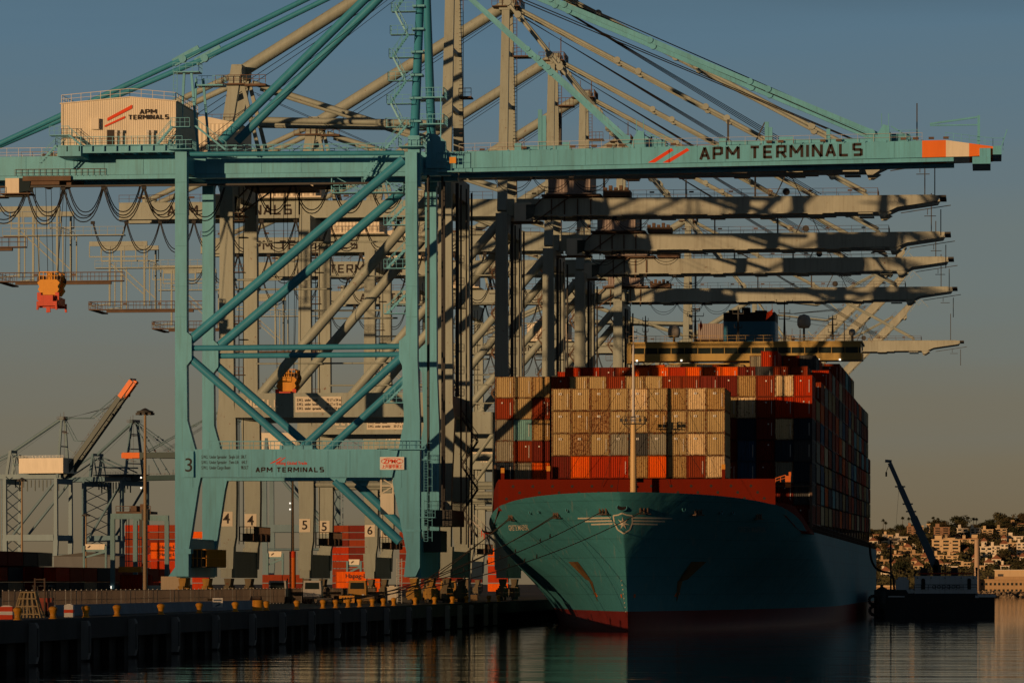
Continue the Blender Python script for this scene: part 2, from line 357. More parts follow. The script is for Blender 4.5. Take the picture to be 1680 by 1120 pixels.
    for dx, dy in ((-.9,5.4),(.9,5.4),(-.9,13.8),(.9,13.8)): m.beam((b[0]+dx*1.4,dy,zt),(t[0]+dx*.5,dy,t[2]),.3)
    m.box(t[0]-1.8,t[0]+1.6,4.6,7,t[2]-.25,t[2]-.1); m.rail([(t[0]-1.8,4.6,t[2]-.1),(t[0]+1.6,4.6,t[2]-.1),(t[0]+1.6,7,t[2]-.1)],1.1,.7)
    m.box(t[0]-.2,t[0]+3.4,12.5,14.8,t[2]-1.1,t[2]-.9); m.rail([(t[0]-.2,12.5,t[2]-.9),(t[0]+3.4,12.5,t[2]-.9),(t[0]+3.4,14.8,t[2]-.9)],1.1,.7)
    for k in range(20): m.box(t[0]-1.75,t[0]-1.25,4.6,4.66,zt+1+k*.5,zt+1.05+k*.5)
    m.beam((t[0]-1.75,4.6,zt+1),(t[0]-1.75,4.6,t[2]),.07); m.beam((t[0]-1.25,4.6,zt+1),(t[0]-1.25,4.6,t[2]),.07)
    m.build('stay_tower', TEAL, r)
    # machinery house
    hx0 = q(101,240,1)[0]; hx1 = q(288,240,1)[0]; hz0 = q(200,239,1)[2]; hzs = q(101,171,1)[2]; hzr = q(213,160,1)[2]; xr = q(213,160,1)[0]
    m = MB()
    n = 124; pts = []
    for i in range(n+1):
        x = hx0+(hx1-hx0)*i/n; pts.append((x, 1.0+(.05 if i % 2 else 0)))
    def roof(x): return hzs+(hzr-hzs)*(1-abs(x-xr)/((xr-hx0) if x < xr else (hx1-xr)))*1.0 if x < xr else hzs+.15+(hzr-hzs-.15)*(1-(x-xr)/(hx1-xr))
    for (xa, ya), (xb, yb) in zip(pts, pts[1:]): m.add([(xa,ya,hz0),(xb,yb,hz0),(xb,yb,roof(xb)),(xa,ya,roof(xa))], [(0,1,2,3)])
    n = 50
    for i in range(n):
        ya = 1.1+15.5*i/n; yb = 1.1+15.5*(i+1)/n; xa = hx1+(.09 if i % 2 else 0); xb = hx1+(0 if i % 2 else .09)
        m.add([(xa,ya,hz0),(xb,yb,hz0),(xb,yb,roof(hx1)),(xa,ya,roof(hx1))], [(0,1,2,3)])
    m.add([(hx0,1,hz0),(hx0,16.6,hz0),(hx0,16.6,roof(hx0)),(hx0,1,roof(hx0))], [(0,1,2,3)])
    m.add([(hx0,16.6,hz0),(hx1,16.6,hz0),(hx1,16.6,roof(hx1)),(xr,16.6,roof(xr)),(hx0,16.6,roof(hx0))], [(0,1,2,3,4)])
    m.box(hx0-.05,hx0+.18,.93,1.0,hz0,roof(hx0)); m.box(hx1-.18,hx1+.05,.93,1.0,hz0,roof(hx1))
    hs_ = m.build('machinery_house', CREAM, r)
    m = MB(); m.prism([(hx0-.2,roof(hx0)),(xr,roof(xr)),(hx1+.2,roof(hx1)),(hx1+.2,roof(hx1)+.12),(xr,roof(xr)+.12),(hx0-.2,roof(hx0)+.12)], .85, 16.8); m.build('roof', CREAM, hs_)
    m = MB(); m.rail([(hx0,1,roof(hx0)+.1),(xr,1,roof(xr)+.1),(hx1,1,roof(hx1)+.1),(hx1,16.5,roof(hx1)+.1)],1.05,1.25,.035); m.rail([(hx0,1,roof(hx0)+.1),(hx0,16.5,roof(hx0)+.1),(xr,16.5,roof(xr)+.1),(hx1,16.5,roof(hx1)+.1)],1.05,1.4,.03); m.build('roof_railing', GALV, hs_)
    m = MB(); d0 = q(175.5,239,1)[0]; d1 = q(187.5,239,1)[0]; m.box(d0,d1,.97,1.0,hz0,hz0+2.05); m.build('doorway', BLACKP, hs_)
    m = MB(); v0 = q(151,200,1); m.box(v0[0],v0[0]+1.0,.35,1.0,q(151,213,1)[2],q(151,195,1)[2]); m.build('ventilation_box', CREAM, hs_)
    m = MB()
    for px in (190,199,242,250): c = q(px,232,.4); m.box(c[0]-.12,c[0]+.12,.6,.8,c[2]-.4,c[2]+1.1); m.box(c[0]-.18,c[0]+.18,.45,.8,c[2]+1.1,c[2]+1.5)
    m.build('wall_lamp', GALV, hs_)
    m = MB(); a = [qz(*p,1) for p in ((176,199),(217,178),(217,172),(176,194))]; slash(m,*a,.9); a = [qz(*p,1) for p in ((172,209),(205,194),(205,190.5),(172,206))]; slash(m,*a,.9); m.build('red_stripes', REDP, hs_)
    m = MB(); a = q(229,187.5,1); glyphs(m,'APM',a[0],.88,a[2],q(257,187,1)[0]-a[0],.60,0,.14); a = q(210.5,196.5,1); glyphs(m,'TERMINALS',a[0],.88,a[2],q(277,196,1)[0]-a[0],.58,0,.14); m.build('lettering', BLACKP, hs_)
    m = MB(); px0 = q(92,240,0)[0]
    m.box(px0, hx1+1.2, -.3, 16.8, hz0-.12, hz0); m.box(px0+.2,hx0+2.8,-.2,16,hz0-1.4,hz0-.12); m.prism([(px0+1,hz0-.12),(hx1+.5,hz0-.12),(hx1,hz0-1.0),(hx0+2,hz0-1.0)],.1,.3)
    for k in range(9): xx = hx0+1+k*1.6; m.box(xx-.08,xx+.08,-.2,5,hz0-.8,hz0-.12); 
    for k in range(4): xx = hx0+3+k*3; m.box(xx-.3,xx+.3,5,6.2,zt,hz0-.12)
    m.rail([(px0,16,hz0),(px0,-.25,hz0),(hx1+1.1,-.25,hz0)],1.05,.8,.03)
    stair(m,(px0-2.0,-.1,hz0-2.2),(px0+.1,-.1,hz0)); stair(m,(hx1-2.0,-.6,hz0),(hx1-.1,-.6,hz0+2.2)); m.box(hx1-.3,hx1+2.2,-.9,.4,hz0+2.1,hz0+2.2); m.rail([(hx1-.3,-.9,hz0+2.2),(hx1+2.2,-.9,hz0+2.2)],1.1,.6)
    stair(m,(hx0+2.9,-.5,hz0),(hx0+1.3,-.5,hz0+1.3)); m.box(hx0-1.2,hx0+1.4,-.9,.6,hz0+1.2,hz0+1.3); m.rail([(hx0-1.2,-.9,hz0+1.3),(hx0+1.4,-.9,hz0+1.3)],1.1,.6)
    m.build('house_platform', TEAL, r)
    # walkways round the leg heads, stair tower on the mast
    m = MB()
    for px in (299, 676):
        c = q(px,250)[0]
        for z_ in (zt+.1,): m.box(c-1.5,c+1.6,-1.9,1.2,z_-.1,z_); m.rail([(c-1.5,1,z_),(c-1.5,-1.9,z_),(c+1.6,-1.9,z_),(c+1.6,1,z_)],1.1,.7,.035)
    xa = q(330,247)[0]; xb = q(640,247)[0]; m.box(xa,xb,4.1,5.2,zt-.05,zt); m.rail([(xa,4.1,zt),(xb,4.1,zt)],1.1,1.2,.03); m.rail([(xa,5.1,zt),(xb,5.1,zt)],1.1,1.2,.03)
    stair(m,(-3.6,.3,zt),(-.9,.3,zt+2.9)); stair(m,(q(336,247)[0]+2.8,-.3,zt),(q(322,247)[0],-.3,zt+3.1))
    stair(m,(-7,4.3,zt-3.6),(-4.5,4.3,zt))
    for k in range(10): m.box(xa+1+k*2.4,xa+1.5+k*2.4,4.05,4.15,zt+.5,zt+.72)
    m.build('walkway', TEAL, r)
    m = MB(); z0 = zt+2.8; zz = [z0+k*3.05 for k in range(11)]
    for k, z_ in enumerate(zz[:-1]):
        lean = 1.0+7*(z_-zt)/34; y = 1.0+(z_-zt)*.22
        m.box(-3.6+.05*k,-.4+.05*k,y-1.5,y-.2,z_-.08,z_); m.rail([(-3.6+.05*k,y-1.5,z_),(-.5,y-1.5,z_)],1.1,.8,.03); m.rail([(-3.6+.05*k,y-.2,z_),(-3.6+.05*k,y-1.5,z_)],1.1,.6,.03)
        a, b = ((-3.2,-1.2) if k % 2 else (-1.4,-3.0)); stair(m,(a+.05*k,y-1.1,z_),(b+.05*k,y-.6,z_+3.0),.6); m.box(-.7,.9,y-.9,y+.9,z_+.6,z_+.85)
    m.build('mast_staircase', TEAL, r)
    m = MB()
    for z_ in (zt+4.6, zt+8.1): m.box(-1.6,2.0,14.8,19.6,z_,z_+.15); m.rail([(-1.6,14.8,z_+.15),(2.0,14.8,z_+.15),(2.0,19.6,z_+.15)],1.2,.7,.035)
    m.beam((1.6,15,zt),(1.6,15,zt+9),.12); m.beam((-1.4,15,zt),(-1.4,15,zt+9),.12)
    for k in range(16): m.box(-1.2,-.7,14.9,14.95,zt+k*.5,zt+k*.5+.05)
    m.build('mast_platform', TEAL, r)
    # boom hinge and head gear behind the mast
    m = MB(); m.box(.9,3.6,5.0,14.2,zt-.3,zt+.35); m.prism([(1.0,zt-H),(3.8,zt-H),(3.6,zt+1.3),(2.4,zt+2.2),(1.0,zt+2.4)],4.6,5.15); m.box(2.5,6.2,4.3,5.1,zt-2.7,zt-2.55); m.rail([(2.5,4.3,zt-2.55),(6.2,4.3,zt-2.55)],2.4,.8,.035)
    m.build('boom_hinge', TEAL, r)
    m = MB(); m.box(4.15,5.0,4.1,4.2,zt-1.6,zt-.8); wp = m.build('warning_board', YELLOW, r)
    # portal top walkway, stair and ladder on the waterside leg
    zp = q(500,737)[2]; m = MB()
    xa = q(345,737)[0]; xb = q(700,737)[0]; m.rail([(xa,-1.0,zp+.02),(xb,-1.0,zp+.02)],1.05,1.3,.03); m.rail([(xa,1.0,zp+.02),(q(655,737)[0],1.0,zp+.02)],1.05,1.3,.03)
    m.box(q(640,737)[0],xb,-1.9,-.9,zp-.12,zp+.02); m.rail([(q(640,737)[0],-1.9,zp+.02),(xb,-1.9,zp+.02)],1.05,.9,.03)
    x = 1.45
    for k in range(int((zp-8)/.35)): m.box(x,x+.5,-.5,-.44,8+k*.35,8.05+k*.35)
    for dx in (0,.5,1.05): m.beam((x+dx,-.47,8),(x+dx,-.47,zp),.06)
    for k in range(12): m.beam((x+.5,-.47,8.5+k*1.1),(x+1.05,-.47,8.5+k*1.1),.05)
    m.box(1.0,3.0,-1.3,.6,q(700,848)[2]-.1,q(700,848)[2]); m.rail([(1.0,-1.3,q(700,848)[2]),(3.0,-1.3,q(700,848)[2])],1.1,.6)
    m.build('portal_walkway', TEAL, r)
    m = MB()                     # zigzag stairs between the two waterside legs
    for k, py in enumerate((369,440,514,660)):
        a = q(660,py,2); m.box(a[0]-2.3,a[0]+1,1.2,2.6,a[2]-.1,a[2]); stair(m,(a[0]-1.9,1.6,a[2]),(a[0]+.4,1.6,a[2]+2.3)); m.rail([(a[0]-2.3,1.2,a[2]),(a[0]+1,1.2,a[2])],1.1,.7,.03)
    m.build('leg_staircase', TEAL, r)
    # elevator shaft box and lattice
    m = MB(); a = q(624,783,2); b = q(646,843,2); m.box(a[0],b[0],2,3.6,b[2],q(624,810,2)[2]); m.build('lift_car', CREAM, r)
    m = MB(); zu = a[2]; zl = q(624,810,2)[2]
    for x_ in (a[0]+.1,b[0]-.1): m.beam((x_,2,zl),(x_,2,zu),.2)
    for k in (0,.5,1): m.beam((a[0],2,zl+(zu-zl)*k),(b[0],2,zl+(zu-zl)*k),.15)
    m.beam((a[0],2,zl),(b[0],2,zl+(zu-zl)/2),.12); m.beam((b[0],2,zl+(zu-zl)/2),(a[0],2,zu),.12); m.build('lift_mast', CREAM, r)
    # yellow cable reel stations
    for x in (GA+1.6,):
        m = MB(); zc = q(335,905,5)[2]; [m.box(x-.9,x+.6,k,k+1.4,zc-1.9,zc-.5+.4*(k%3)) for k in range(2,15,3)]; m.box(x-1,x+1.2,1.4,SP-3,zc-2.0,zc-1.9); m.build('cabinet', DARKS, r); m = MB(); m.rail([(x-1,1.4,zc-1.9),(x+1.2,1.4,zc-1.9),(x+1.2,SP-3,zc-1.9)],2.2,.45,.05); m.build('cabinet_railing', YELLOW, r)
    # painted signs
    y = -1.12
    text('3', 2.5, BLACKP, r, (q(304.5,764)[0],-1.13,q(305,764)[2]), 'lettering')
    m = MB(); m.box(q(302,764)[0],q(320,764)[0],-1.1,-.7,q(300,783)[2],q(300,740)[2]); m.build('portal_end_plate', TEAL, r)
    text('S.W.L  Under Spreader   Single Lift  50LT\nS.W.L  Under Spreader   Twin Lift    64LT\nS.W.L  Under Cargo Beam              98.5LT', .60, BLACKP, r, (q(333,758)[0],y,q(333,765)[2]+.5), 'lettering', sx=.58)
    m = MB(); a = q(421.5,774.5); glyphs(m,'APM TERMINALS',a[0],y,a[2],q(534,774)[0]-a[0],.60,0,.16); m.build('lettering', BLACKP, r)
    text('Lifting Global Trade', .58, REDP, r, (q(456,760)[0],y,q(456,760)[2]), 'lettering', sx=.85, bold=.01)
    m = MB(); slash(m,*[qz(*p) for p in ((444,761),(461,751),(466,750),(452,759))],y); slash(m,*[qz(*p) for p in ((453,761),(468,751),(472,750),(457,761))],y); m.build('red_stripes', REDP, r)
    m = MB(); a = q(625.5,770.5); b = q(665,749.5); m.box(a[0],b[0],-1.16,-1.1,a[2],b[2]); sg = m.build('sign_board', WHITE, r)
    text('ZPMC', .72, REDP, sg, ((a[0]+b[0])/2,-1.18,b[2]-.58), 'lettering', sx=1.15, bold=.02, align='CENTER')
    text('上海振华重工', .47, REDP, sg, ((a[0]+b[0])/2,-1.18,a[2]+.36), 'lettering', sx=.95, bold=.01, align='CENTER')
    m = MB(); cx = (a[0]+b[0])/2; cz = b[2]-.55
    for i in range(28):
        a0 = 2*pi*i/28; a1 = 2*pi*(i+1)/28; m.beam((cx+1.4*cos(a0),-1.18,cz+.43*sin(a0)),(cx+1.4*cos(a1),-1.18,cz+.43*sin(a1)),.05,.05)
    m.build('emblem_ring', REDP, sg)
    m = MB()
    for a_, b_ in (((1063,267),(1105,243)),((1087,267),(1131,243))):
        p0 = qz(*a_,5.2); p1 = qz(*b_,5.2); slash(m,(p0[0],p0[1]),(p0[0]+.9,p0[1]),(p1[0],p1[1]-.3),(p1[0]-.3,p1[1]),5.18)
    m.build('red_stripes', REDP, r)
    m = MB(); a = q(1147,263,5.2); b = q(1416,256,5.2); glyphs(m,'APM TERMINALS',a[0],5.17,a[2]+.05,b[0]-a[0],1.56,b[2]-a[2],.36); m.build('lettering', BLACKP, r)
    for yo in (0, SP):               # weld seams across legs and portal beam
        m = MB()
        for px, w_ in ((299,10),(676,10)):
            for py in (300,352,404,470,520): c = q(px,py,yo); m.box(c[0]-.74,c[0]+.72,yo-.775,yo-.75,c[2]-.05,c[2]+.05)
        for px in (394,455,540,576,626): c = q(px,760,yo); m.box(c[0]-.04,c[0]+.04,yo-1.125,yo-1.1,q(px,782,yo)[2]+.1,q(px,738,yo)[2]-.1)
        for px, p0, p1 in ((318,800,740),(660,800,740)): c = q(px,770,yo); m.box(c[0]-.03,c[0]+.03,yo-.775,yo-.75,q(px,p0,yo)[2],q(px,p1,yo)[2])
        m.build('weld_seam', paint('seam_teal',(.09,.33,.45),.5), r)
    m = MB()
    for k in range(16): xx = xh+3+k*3.6; m.box(xx-.04,xx+.04,5.18,5.2,zb(xx)-H+.05,zb(xx)-.1)
    m.build('plate_seam', paint('seam_teal',(.10,.33,.38),.5), r)
    # trolley, cab and festoon
    m = MB(); tx = q(85,300,9)[0]; m.box(tx-3,tx+3.4,5,7,zt-3.2,zt-2.6); m.box(tx-3,tx+3.4,12.5,14,zt-3.2,zt-2.6); m.box(tx-2,tx+1.8,5.4,8.0,zt-3.7,zt-3.2)
    for k in (-2.6,0,2.4): m.tube((tx+k,6.5,zt-3.4),(tx+k,7.4,zt-3.4),.75,14)
    m.rail([(tx-4,5,zt-2.6),(tx+8,5,zt-2.6)],.9,.8); m.build('trolley', RUSTY, r)
    m = MB(); a = q(11,318,6); b = q(53,293,6); m.box(a[0],b[0]-1.6,5.2,7.6,a[2],b[2]); cab = m.build('operator_cab', CREAM, r)
    m = MB(); m.prism([(b[0]-1.6,a[2]+.1),(b[0]-.3,a[2]+.3),(b[0],b[2]),(b[0]-1.6,b[2])],5.3,7.5); m.build('cab_window', GLASS, cab)
    m = MB(); m.box(a[0]-.6,b[0],4.9,7.8,a[2]-.15,a[2]); m.rail([(a[0]-2.5,5,a[2]-.4),(a[0],5,a[2]-.4)],1.2,.6); m.box(a[0]-3,a[0],5,7.5,a[2]-.5,a[2]-.4); m.build('cab_floor', RUSTY, cab)
    m = MB(); zf = q(100,311,6)[2]; loops(m,q(-30,300,6)[0],q(44,300,6)[0],1,5.6,zf,4.4); loops(m,q(44,300,6)[0],q(105,300,6)[0],1,5.6,zf,4.6); loops(m,q(105,300,6)[0],q(370,300,6)[0],4,5.6,zf,4.3); m.build('festoon_cable', CABLE, r)
    m = MB(); m.box(q(-40,300,6)[0],q(620,300,6)[0],5.4,5.9,zf+.25,zf+.5); m.build('festoon_rail', DARKS, r)
    # maintenance platform under the girder beside the waterside leg
    m = MB(); a = q(545,316,7); b = q(662,290,7); m.box(a[0],b[0],6.5,8.5,a[2]-.12,a[2])
    for y_ in (6.5,8.5):
        m.rail([(a[0],y_,a[2]),(b[0],y_,a[2])],1.1,1.0,.04); m.beam((a[0],y_,a[2]),(a[0],y_,b[2]+1),.12); m.beam((a[0]+4,y_,a[2]),(a[0]+4,y_,b[2]+1),.1); m.beam((a[0]+.5,y_,b[2]),(a[0]+4,y_,a[2]+.2),.08); m.beam((b[0]-3,y_,a[2]+2),(b[0]-.5,y_,a[2]),.1)
    m.build('hanging_platform', TEAL, r)
    # dark machinery on the waterside leg
    m = MB(); m.box(.9,3.2,3,9,q(705,905,3)[2],q(705,870,3)[2]); m.box(1.0,4.6,3,16,q(720,862,3)[2],q(720,836,3)[2]); m.rail([(1.0,3,q(720,836,3)[2]),(4.6,3,q(720,836,3)[2]),(4.6,16,q(720,836,3)[2])],1.1,.8)
    m.build('cable_reel_house', DARKS, r)
    m = MB(); m.tube((2.6,9,q(720,834,3)[2]),(2.6,9,zt-2),.16,8); m.tube((2.2,14,q(720,834,3)[2]),(2.2,14,zt-2),.14,8); m.box(1.1,1.4,5,5.5,9,zt-3); m.build('cable_duct', DARKS, r)
    return r
crane3 = crane_three()

# ================================================================ putty coloured cranes 4 to 9 and the raised ones behind
GEAR = paint('travelling_gear_paint',(.16,.13,.08),.7,.3,.35,grime=.5)
GZ = 61.1            # girder top above the deck
def noell(boom_up=0.0, far=False, pal=None, apex=None):
    P_, B_ = pal or (PUTTY, BOOMP)
    r = empty('ship_to_shore_crane', (0,0,DZ))
    SP = 19.0; L = GA; H = 2.4; g0 = GZ-H
    for yo in (0, SP):
        for x in (0, L):
            s = 1 if x == L else -1
            a = [(x-.75,3.4),(x+.75,3.4),(x+.78,6),(x+1.3,9) if s > 0 else (x+.8,9),(x+1.4,15) if s > 0 else (x+.85,15),(x+1.3,25),(x+1.05,27),(x+.85,GZ-2.6),(x-.85,GZ-2.6),(x-1.05,27),(x-1.3,25),(x-.85,15) if s > 0 else (x-1.4,15),(x-.8,9) if s > 0 else (x-1.3,9),(x-.78,6)]
            lg = MB().prism(a, yo-.8, yo+.8).build('leg', P_, r)
            MB().prism([(x-.95,4.6),(x+.95,4.6),(x+1.05,7.6),(x-1.05,7.6)], yo-.95, yo+.95).build('leg_flange', P_, lg)
        m = MB(); m.prism([(L+1.2,25.2),(-1.2,25.2),(-1.2,28.5),(L+1.2,28.5)], yo-1.0, yo+1.0); m.build('portal_beam', P_, r)
        m = MB(); m.tube((L+1,yo,17.6),(-1,yo,17.6),.42,12); m.build('tie_tube', P_, r)
        m = MB(); m.tube((L+4.6,yo,28.3),(-.6,yo,GZ-4.2),.68,16); m.build('brace_tube', P_, r)
        if not far:
            m = MB(); m.tube((L+.8,yo,44),(L+11.5,yo,44),.14,8); m.tube((-.8,yo,26),(-6.5,yo,18.2),.3,10); m.build('small_brace', P_, r)
    for x in (0, L):
        m = MB(); m.box(x-.85, x+.85, .8, SP-.8, 3.4, 7.0); m.box(x-.7,x+.7,.8,SP-.8,25.5,28.2); m.build('sill_beam', P_, r)
        m = MB(); m.box(x-.8, x+.8, .8, SP-.8, GZ-5.4, GZ-2.6); m.prism([(x-.8,GZ-5.4),(x+.8,GZ-5.4),(x+.6,GZ-9),(x-.6,GZ-9)],-.7,.7); m.build('cross_beam', P_, r)
    if not far: bogies(r, (0, L), (1.5, SP-1.5), GEAR)
    ys = ((5.6,6.7),(12.4,13.5))
    for y0, y1 in ys:
        m = MB(); m.box(-60,1.2,y0,y1,g0,GZ); m.box(-60,1.2,y0-.25,y1+.25,g0-.12,g0); m.box(-60,1.2,y0-.1,y1+.1,GZ,GZ+.1)
        m.build('girder', P_, r)
    hinge = Vector((1.6,0,GZ-1.2))
    def rot(p, up=boom_up):
        v = Vector(p)-hinge; c, s_ = cos(up), sin(up); return Vector((hinge.x+v.x*c-v.z*s_, v.y, hinge.z+v.x*s_+v.z*c))
    def rmb(m): m.v = [tuple(rot(v)) for v in m.v]; return m
    for y0, y1 in ys:
        m = MB(); m.prism([(1.6,g0),(58,g0),(59.5,g0+.7),(65.5,GZ-.85),(66,GZ),(1.6,GZ)], y0, y1)
        m.prism([(56.9,g0-.75),(57.6,g0-.75),(58.6,g0-.1),(58.2,g0+.1),(56.6,g0)], y0+.2, y1-.2)
        m.box(1.6,50,y0-.3,y1+.3,g0-.15,g0); m.box(1.6,65,y0-.12,y1+.12,GZ,GZ+.09)
        for k in range(31): xx = 3+k*2.0; m.box(xx-.07,xx+.07,y0-.03,y0,GZ-.72,GZ-.58); 
        if not far:
            for k in range(7): xx = 8+k*7.6; m.box(xx,xx+2.2,y0-.4,y1+.4,g0-.32,g0-.15)
        rmb(m).build('boom', B_, r)
    m = MB(); m.rail([(3,5.5,GZ+.1),(56.5,5.5,GZ+.1)],1.1,2.0,.028,True)
    if not far: m.rail([(3,13.6,GZ+.1),(56.5,13.6,GZ+.1)],1.1,2.0,.028,True); m.rail([(56.5,5.5,GZ+.1),(56.5,13.6,GZ+.1)],1.1,2.0,.028,True)
    for k in range(9): m.box(4+k*6,4.7+k*6,5.3,5.5,GZ+.75,GZ+.98)
    rmb(m).build('boom_railing', RUSTY, r)
    m = MB(); m.beam((63.6,6,GZ),(63.6,6,GZ+6.5),.16); m.beam((66,6,g0+.3),(66,6,GZ-6),.14); m.beam((60,6,g0-.2),(67.5,6,g0+.9),.12); m.beam((64,6,g0-.5),(64,6,g0+.4),.1); m.beam((63.5,6,g0-.7),(65.3,6,g0-.7),.1); m.box(65.8,66.8,5.4,13.7,GZ-.3,GZ)
    m.beam((15,6,GZ),(15,6,GZ+5.8),.32); m.beam((38,6,GZ),(38,6,GZ+4.6),.26); m.beam((27,12.8,GZ),(27,12.8,GZ+3.4),.22)
    m.beam((41,6,GZ),(43,6,GZ+4.2),.16); m.beam((45,6,GZ),(43,6,GZ+4.2),.12); m.tube((42.7,5.8,GZ+.8),(42.7,6.4,GZ+.8),.55,12)
    rmb(m).build('boom_mast', DARKS if not far else P_, r)
    # mast and landside tower
    MT = 91.2
    for yb, yt in ((2.2,7.6),(16.8,11.6)):
        m = MB(); m.beam((-.2,yb,GZ-2),(-.2,yt,MT),1.45,1.1,1.15,.9); m.build('mast_post', P_, r)
    m = MB()
    for k, z_ in enumerate((68,76,84)):
        u = (z_-GZ+2)/(MT-GZ+2); ya = 2.2+5.4*u; yb = 16.8-5.2*u; m.beam((-.2,ya,z_),(-.2,yb,z_),.5,.6)
    m.box(-1.2,1.2,6.8,12.4,MT-1,MT+.8); m.build('mast_crossbar', P_, r)
    m = MB(); m.box(-2.2,2.0,5.8,13.4,MT-.6,MT-.45); m.rail([(-2.2,5.8,MT-.4),(2.0,5.8,MT-.4),(2.0,13.4,MT-.4)],1.2,.8,.04); m.box(1.0,3.6,6,9,MT-8.3,MT-8.1); m.rail([(1,6,MT-8.1),(3.6,6,MT-8.1)],1.2,.6,.04); m.beam((1.4,7,MT),(1.4,7,MT+3.4),.15); m.beam((-.6,7,MT),(-.6,7,MT+2.6),.1)
    for k in range(0,54 if not far else 0): m.box(.95,1.4,7.2-.0,7.3,GZ+k*.55,GZ+k*.55+.06)
    m.beam((1.5,7.2,GZ),(1.5,7.2,MT),.1); m.box(1.1,2.8,5.6,8.2,GZ+8,GZ+8.2); m.rail([(1.1,5.6,GZ+8.2),(2.8,5.6,GZ+8.2)],1.1,.6,.04); m.build('mast_platform', RUSTY, r)
    TZ = 73.6
    for yb in (6.1, 12.9):
        m = MB(); m.beam((L-1.8,yb,GZ),(L+.3,yb,TZ+.3),1.5,1.1); m.beam((L+3.6,yb,GZ),(L+.5,yb,TZ),.5); m.build('stay_tower_post', P_, r)
        m = MB(); yt = 8.4 if yb < 9 else 10.8
        if yb < 9: m.tube((L+.4,9.5,TZ),(-.6,9.5,MT),.86,18); m.build('backstay_tube', P_, r); MB().box(L-.4,L+1.0,5.6,13.4,TZ-.9,TZ+.5).build('tower_head', P_, r)
        m = MB(); m.tube((L+2,yb,GZ+5.4),(-1,yb,GZ+4.6),.42,12); m.build('tie_tube', P_, r)
        m = MB(); m.tube((L-.4,yb,TZ-1),(-56,yb,GZ+.3),.42,12); m.tube((-56,yb,GZ),(-56,yb,GZ+1.2),.5,10); m.build('backstay_tube', P_, r)
        m = MB(); m.tube((L+2.4,yb,TZ-2.0),(-1.5,yb,GZ+2),.36,12); m.build('backstay_tube', P_, r)
        # stays to the boom
        fo = rot((54.8,yb,GZ+.7)); fi = rot((24,yb,GZ+.7)); top = Vector((.6,yt,MT))
        for f, wd in ((fo,.24),(fi,.2)):
            m = MB()
            if boom_up == 0:
                m.tube(top, f, wd, 10); m.tube(top+Vector((0,.45,-.4)), f+Vector((0,.45,0)), wd*.6, 8)
                for u in (.3,.36,.55,.61,.9): c = top.lerp(f,u); m.tube(c-Vector((0,.35,0)), c+Vector((0,.35,0)), .5, 10)
            else:
                mid = (top+f)/2+Vector((0,0,-6)); m.path([top,mid,f], wd, 6)
            m.build('forestay', P_, r)
    m = MB()
    for k in range(4):
        e = rot((46+k*.6,8+k,GZ+.8)); m.path([(0,8+k*.9,MT-.5), e], .05, 4)
    for k in range(2): m.path([(0,8+k*2,MT-1),(L-14,7+k*5,GZ+1)], .045, 4); m.path([(L+2,7+k*5,TZ-3),(L+20,7+k*4,GZ+1.5)], .035, 4)
    m.build('hoist_rope', CABLE, r)
    if not far:
        m = MB(); m.box(L-2.5,L+1.6,4.6,6,TZ-2.4,TZ-2.2); m.rail([(L-2.5,4.6,TZ-2.2),(L+4.5,4.6,TZ-2.2)],1.1,.8,.04); m.box(L+1.6,L+4.5,4.6,6,TZ-2.6,TZ-2.3)
        m.rail([(-60,5.5,GZ+.1),(L-3,5.5,GZ+.1)],1.15,1.5,.03); m.rail([(L+3,5.5,GZ+.1),(-2,5.5,GZ+.1)],1.15,1.5,.03)
        for k in range(7): m.box(-57+k*8,-56.2+k*8,5.3,5.5,GZ+.7,GZ+.95)
        m.build('railing', RUSTY, r)
        # truss walk and hanging service platform at the land end
        m = MB()
        for y in (4.6,14.4):
            m.box(-70,-60,y-.15,y+.15,GZ-1.2,GZ-.4); m.box(-70,-60,y-.1,y+.1,g0-.7,g0-.5)
            for k in range(6): m.beam((-70+k*2,y,GZ-1),(-70+k*2,y,g0-.6),.14)
            for x in (-66.5,-60.5):
                m.beam((x,y,GZ-1.2),(x,y,GZ-11.4),.3); m.beam((x+.9,y,GZ-4),(x+.9,y,GZ-11.4),.18)
            m.beam((-66.5,y,GZ-4),(-60.5,y,GZ-9.5),.16); m.beam((-66.5,y,GZ-11),(-70,y,GZ-11.4),.15)
        m.box(-69,-50,4.2,5.8,GZ-5.0,GZ-4.85); m.rail([(-69,4.2,GZ-4.85),(-50,4.2,GZ-4.85)],1.2,1.2,.03)
        m.rail([(-60,4.2,GZ-4.85),(-60,14.8,GZ-4.85)],1.2,1.2,.03)
        m.build('end_frame', PUTTY, r)
        m = MB(); m.box(-70,-50,3.8,4.9,GZ-12.1,GZ-11.95); m.box(-70,-69,3.8,15.2,GZ-12.1,GZ-11.9); m.box(-67,-52,4.2,4.8,GZ-12.5,GZ-12.1); m.rail([(-70,3.8,GZ-11.9),(-50,3.8,GZ-11.9)],1.25,1.1,.035); m.rail([(-70,4.9,GZ-11.9),(-50,4.9,GZ-11.9)],1.25,1.3,.035); m.rail([(-70,3.8,GZ-11.9),(-70,15.2,GZ-11.9)],1.25,1.3,.035)
        for k in range(3): m.box(-70+k*6,-69.4+k*6,3.6,3.8,GZ-11.2,GZ-10.9)
        m.build('service_platform', RUSTY, r)
        m = MB(); loops(m,-64,-6,11,5.0,g0-.7,4.6); m.build('festoon_cable', CABLE, r)
        m = MB(); loops(m,6,22,3,5.0,g0-.7,2.0,.045); m.build('boom_cable', CABLE, r)
        m = MB(); glyphs(m,'APM TERMINALS',-52.5,5.57,GZ-1.95,19.5,1.5,0,.29); m.build('lettering', BLACKP, r)
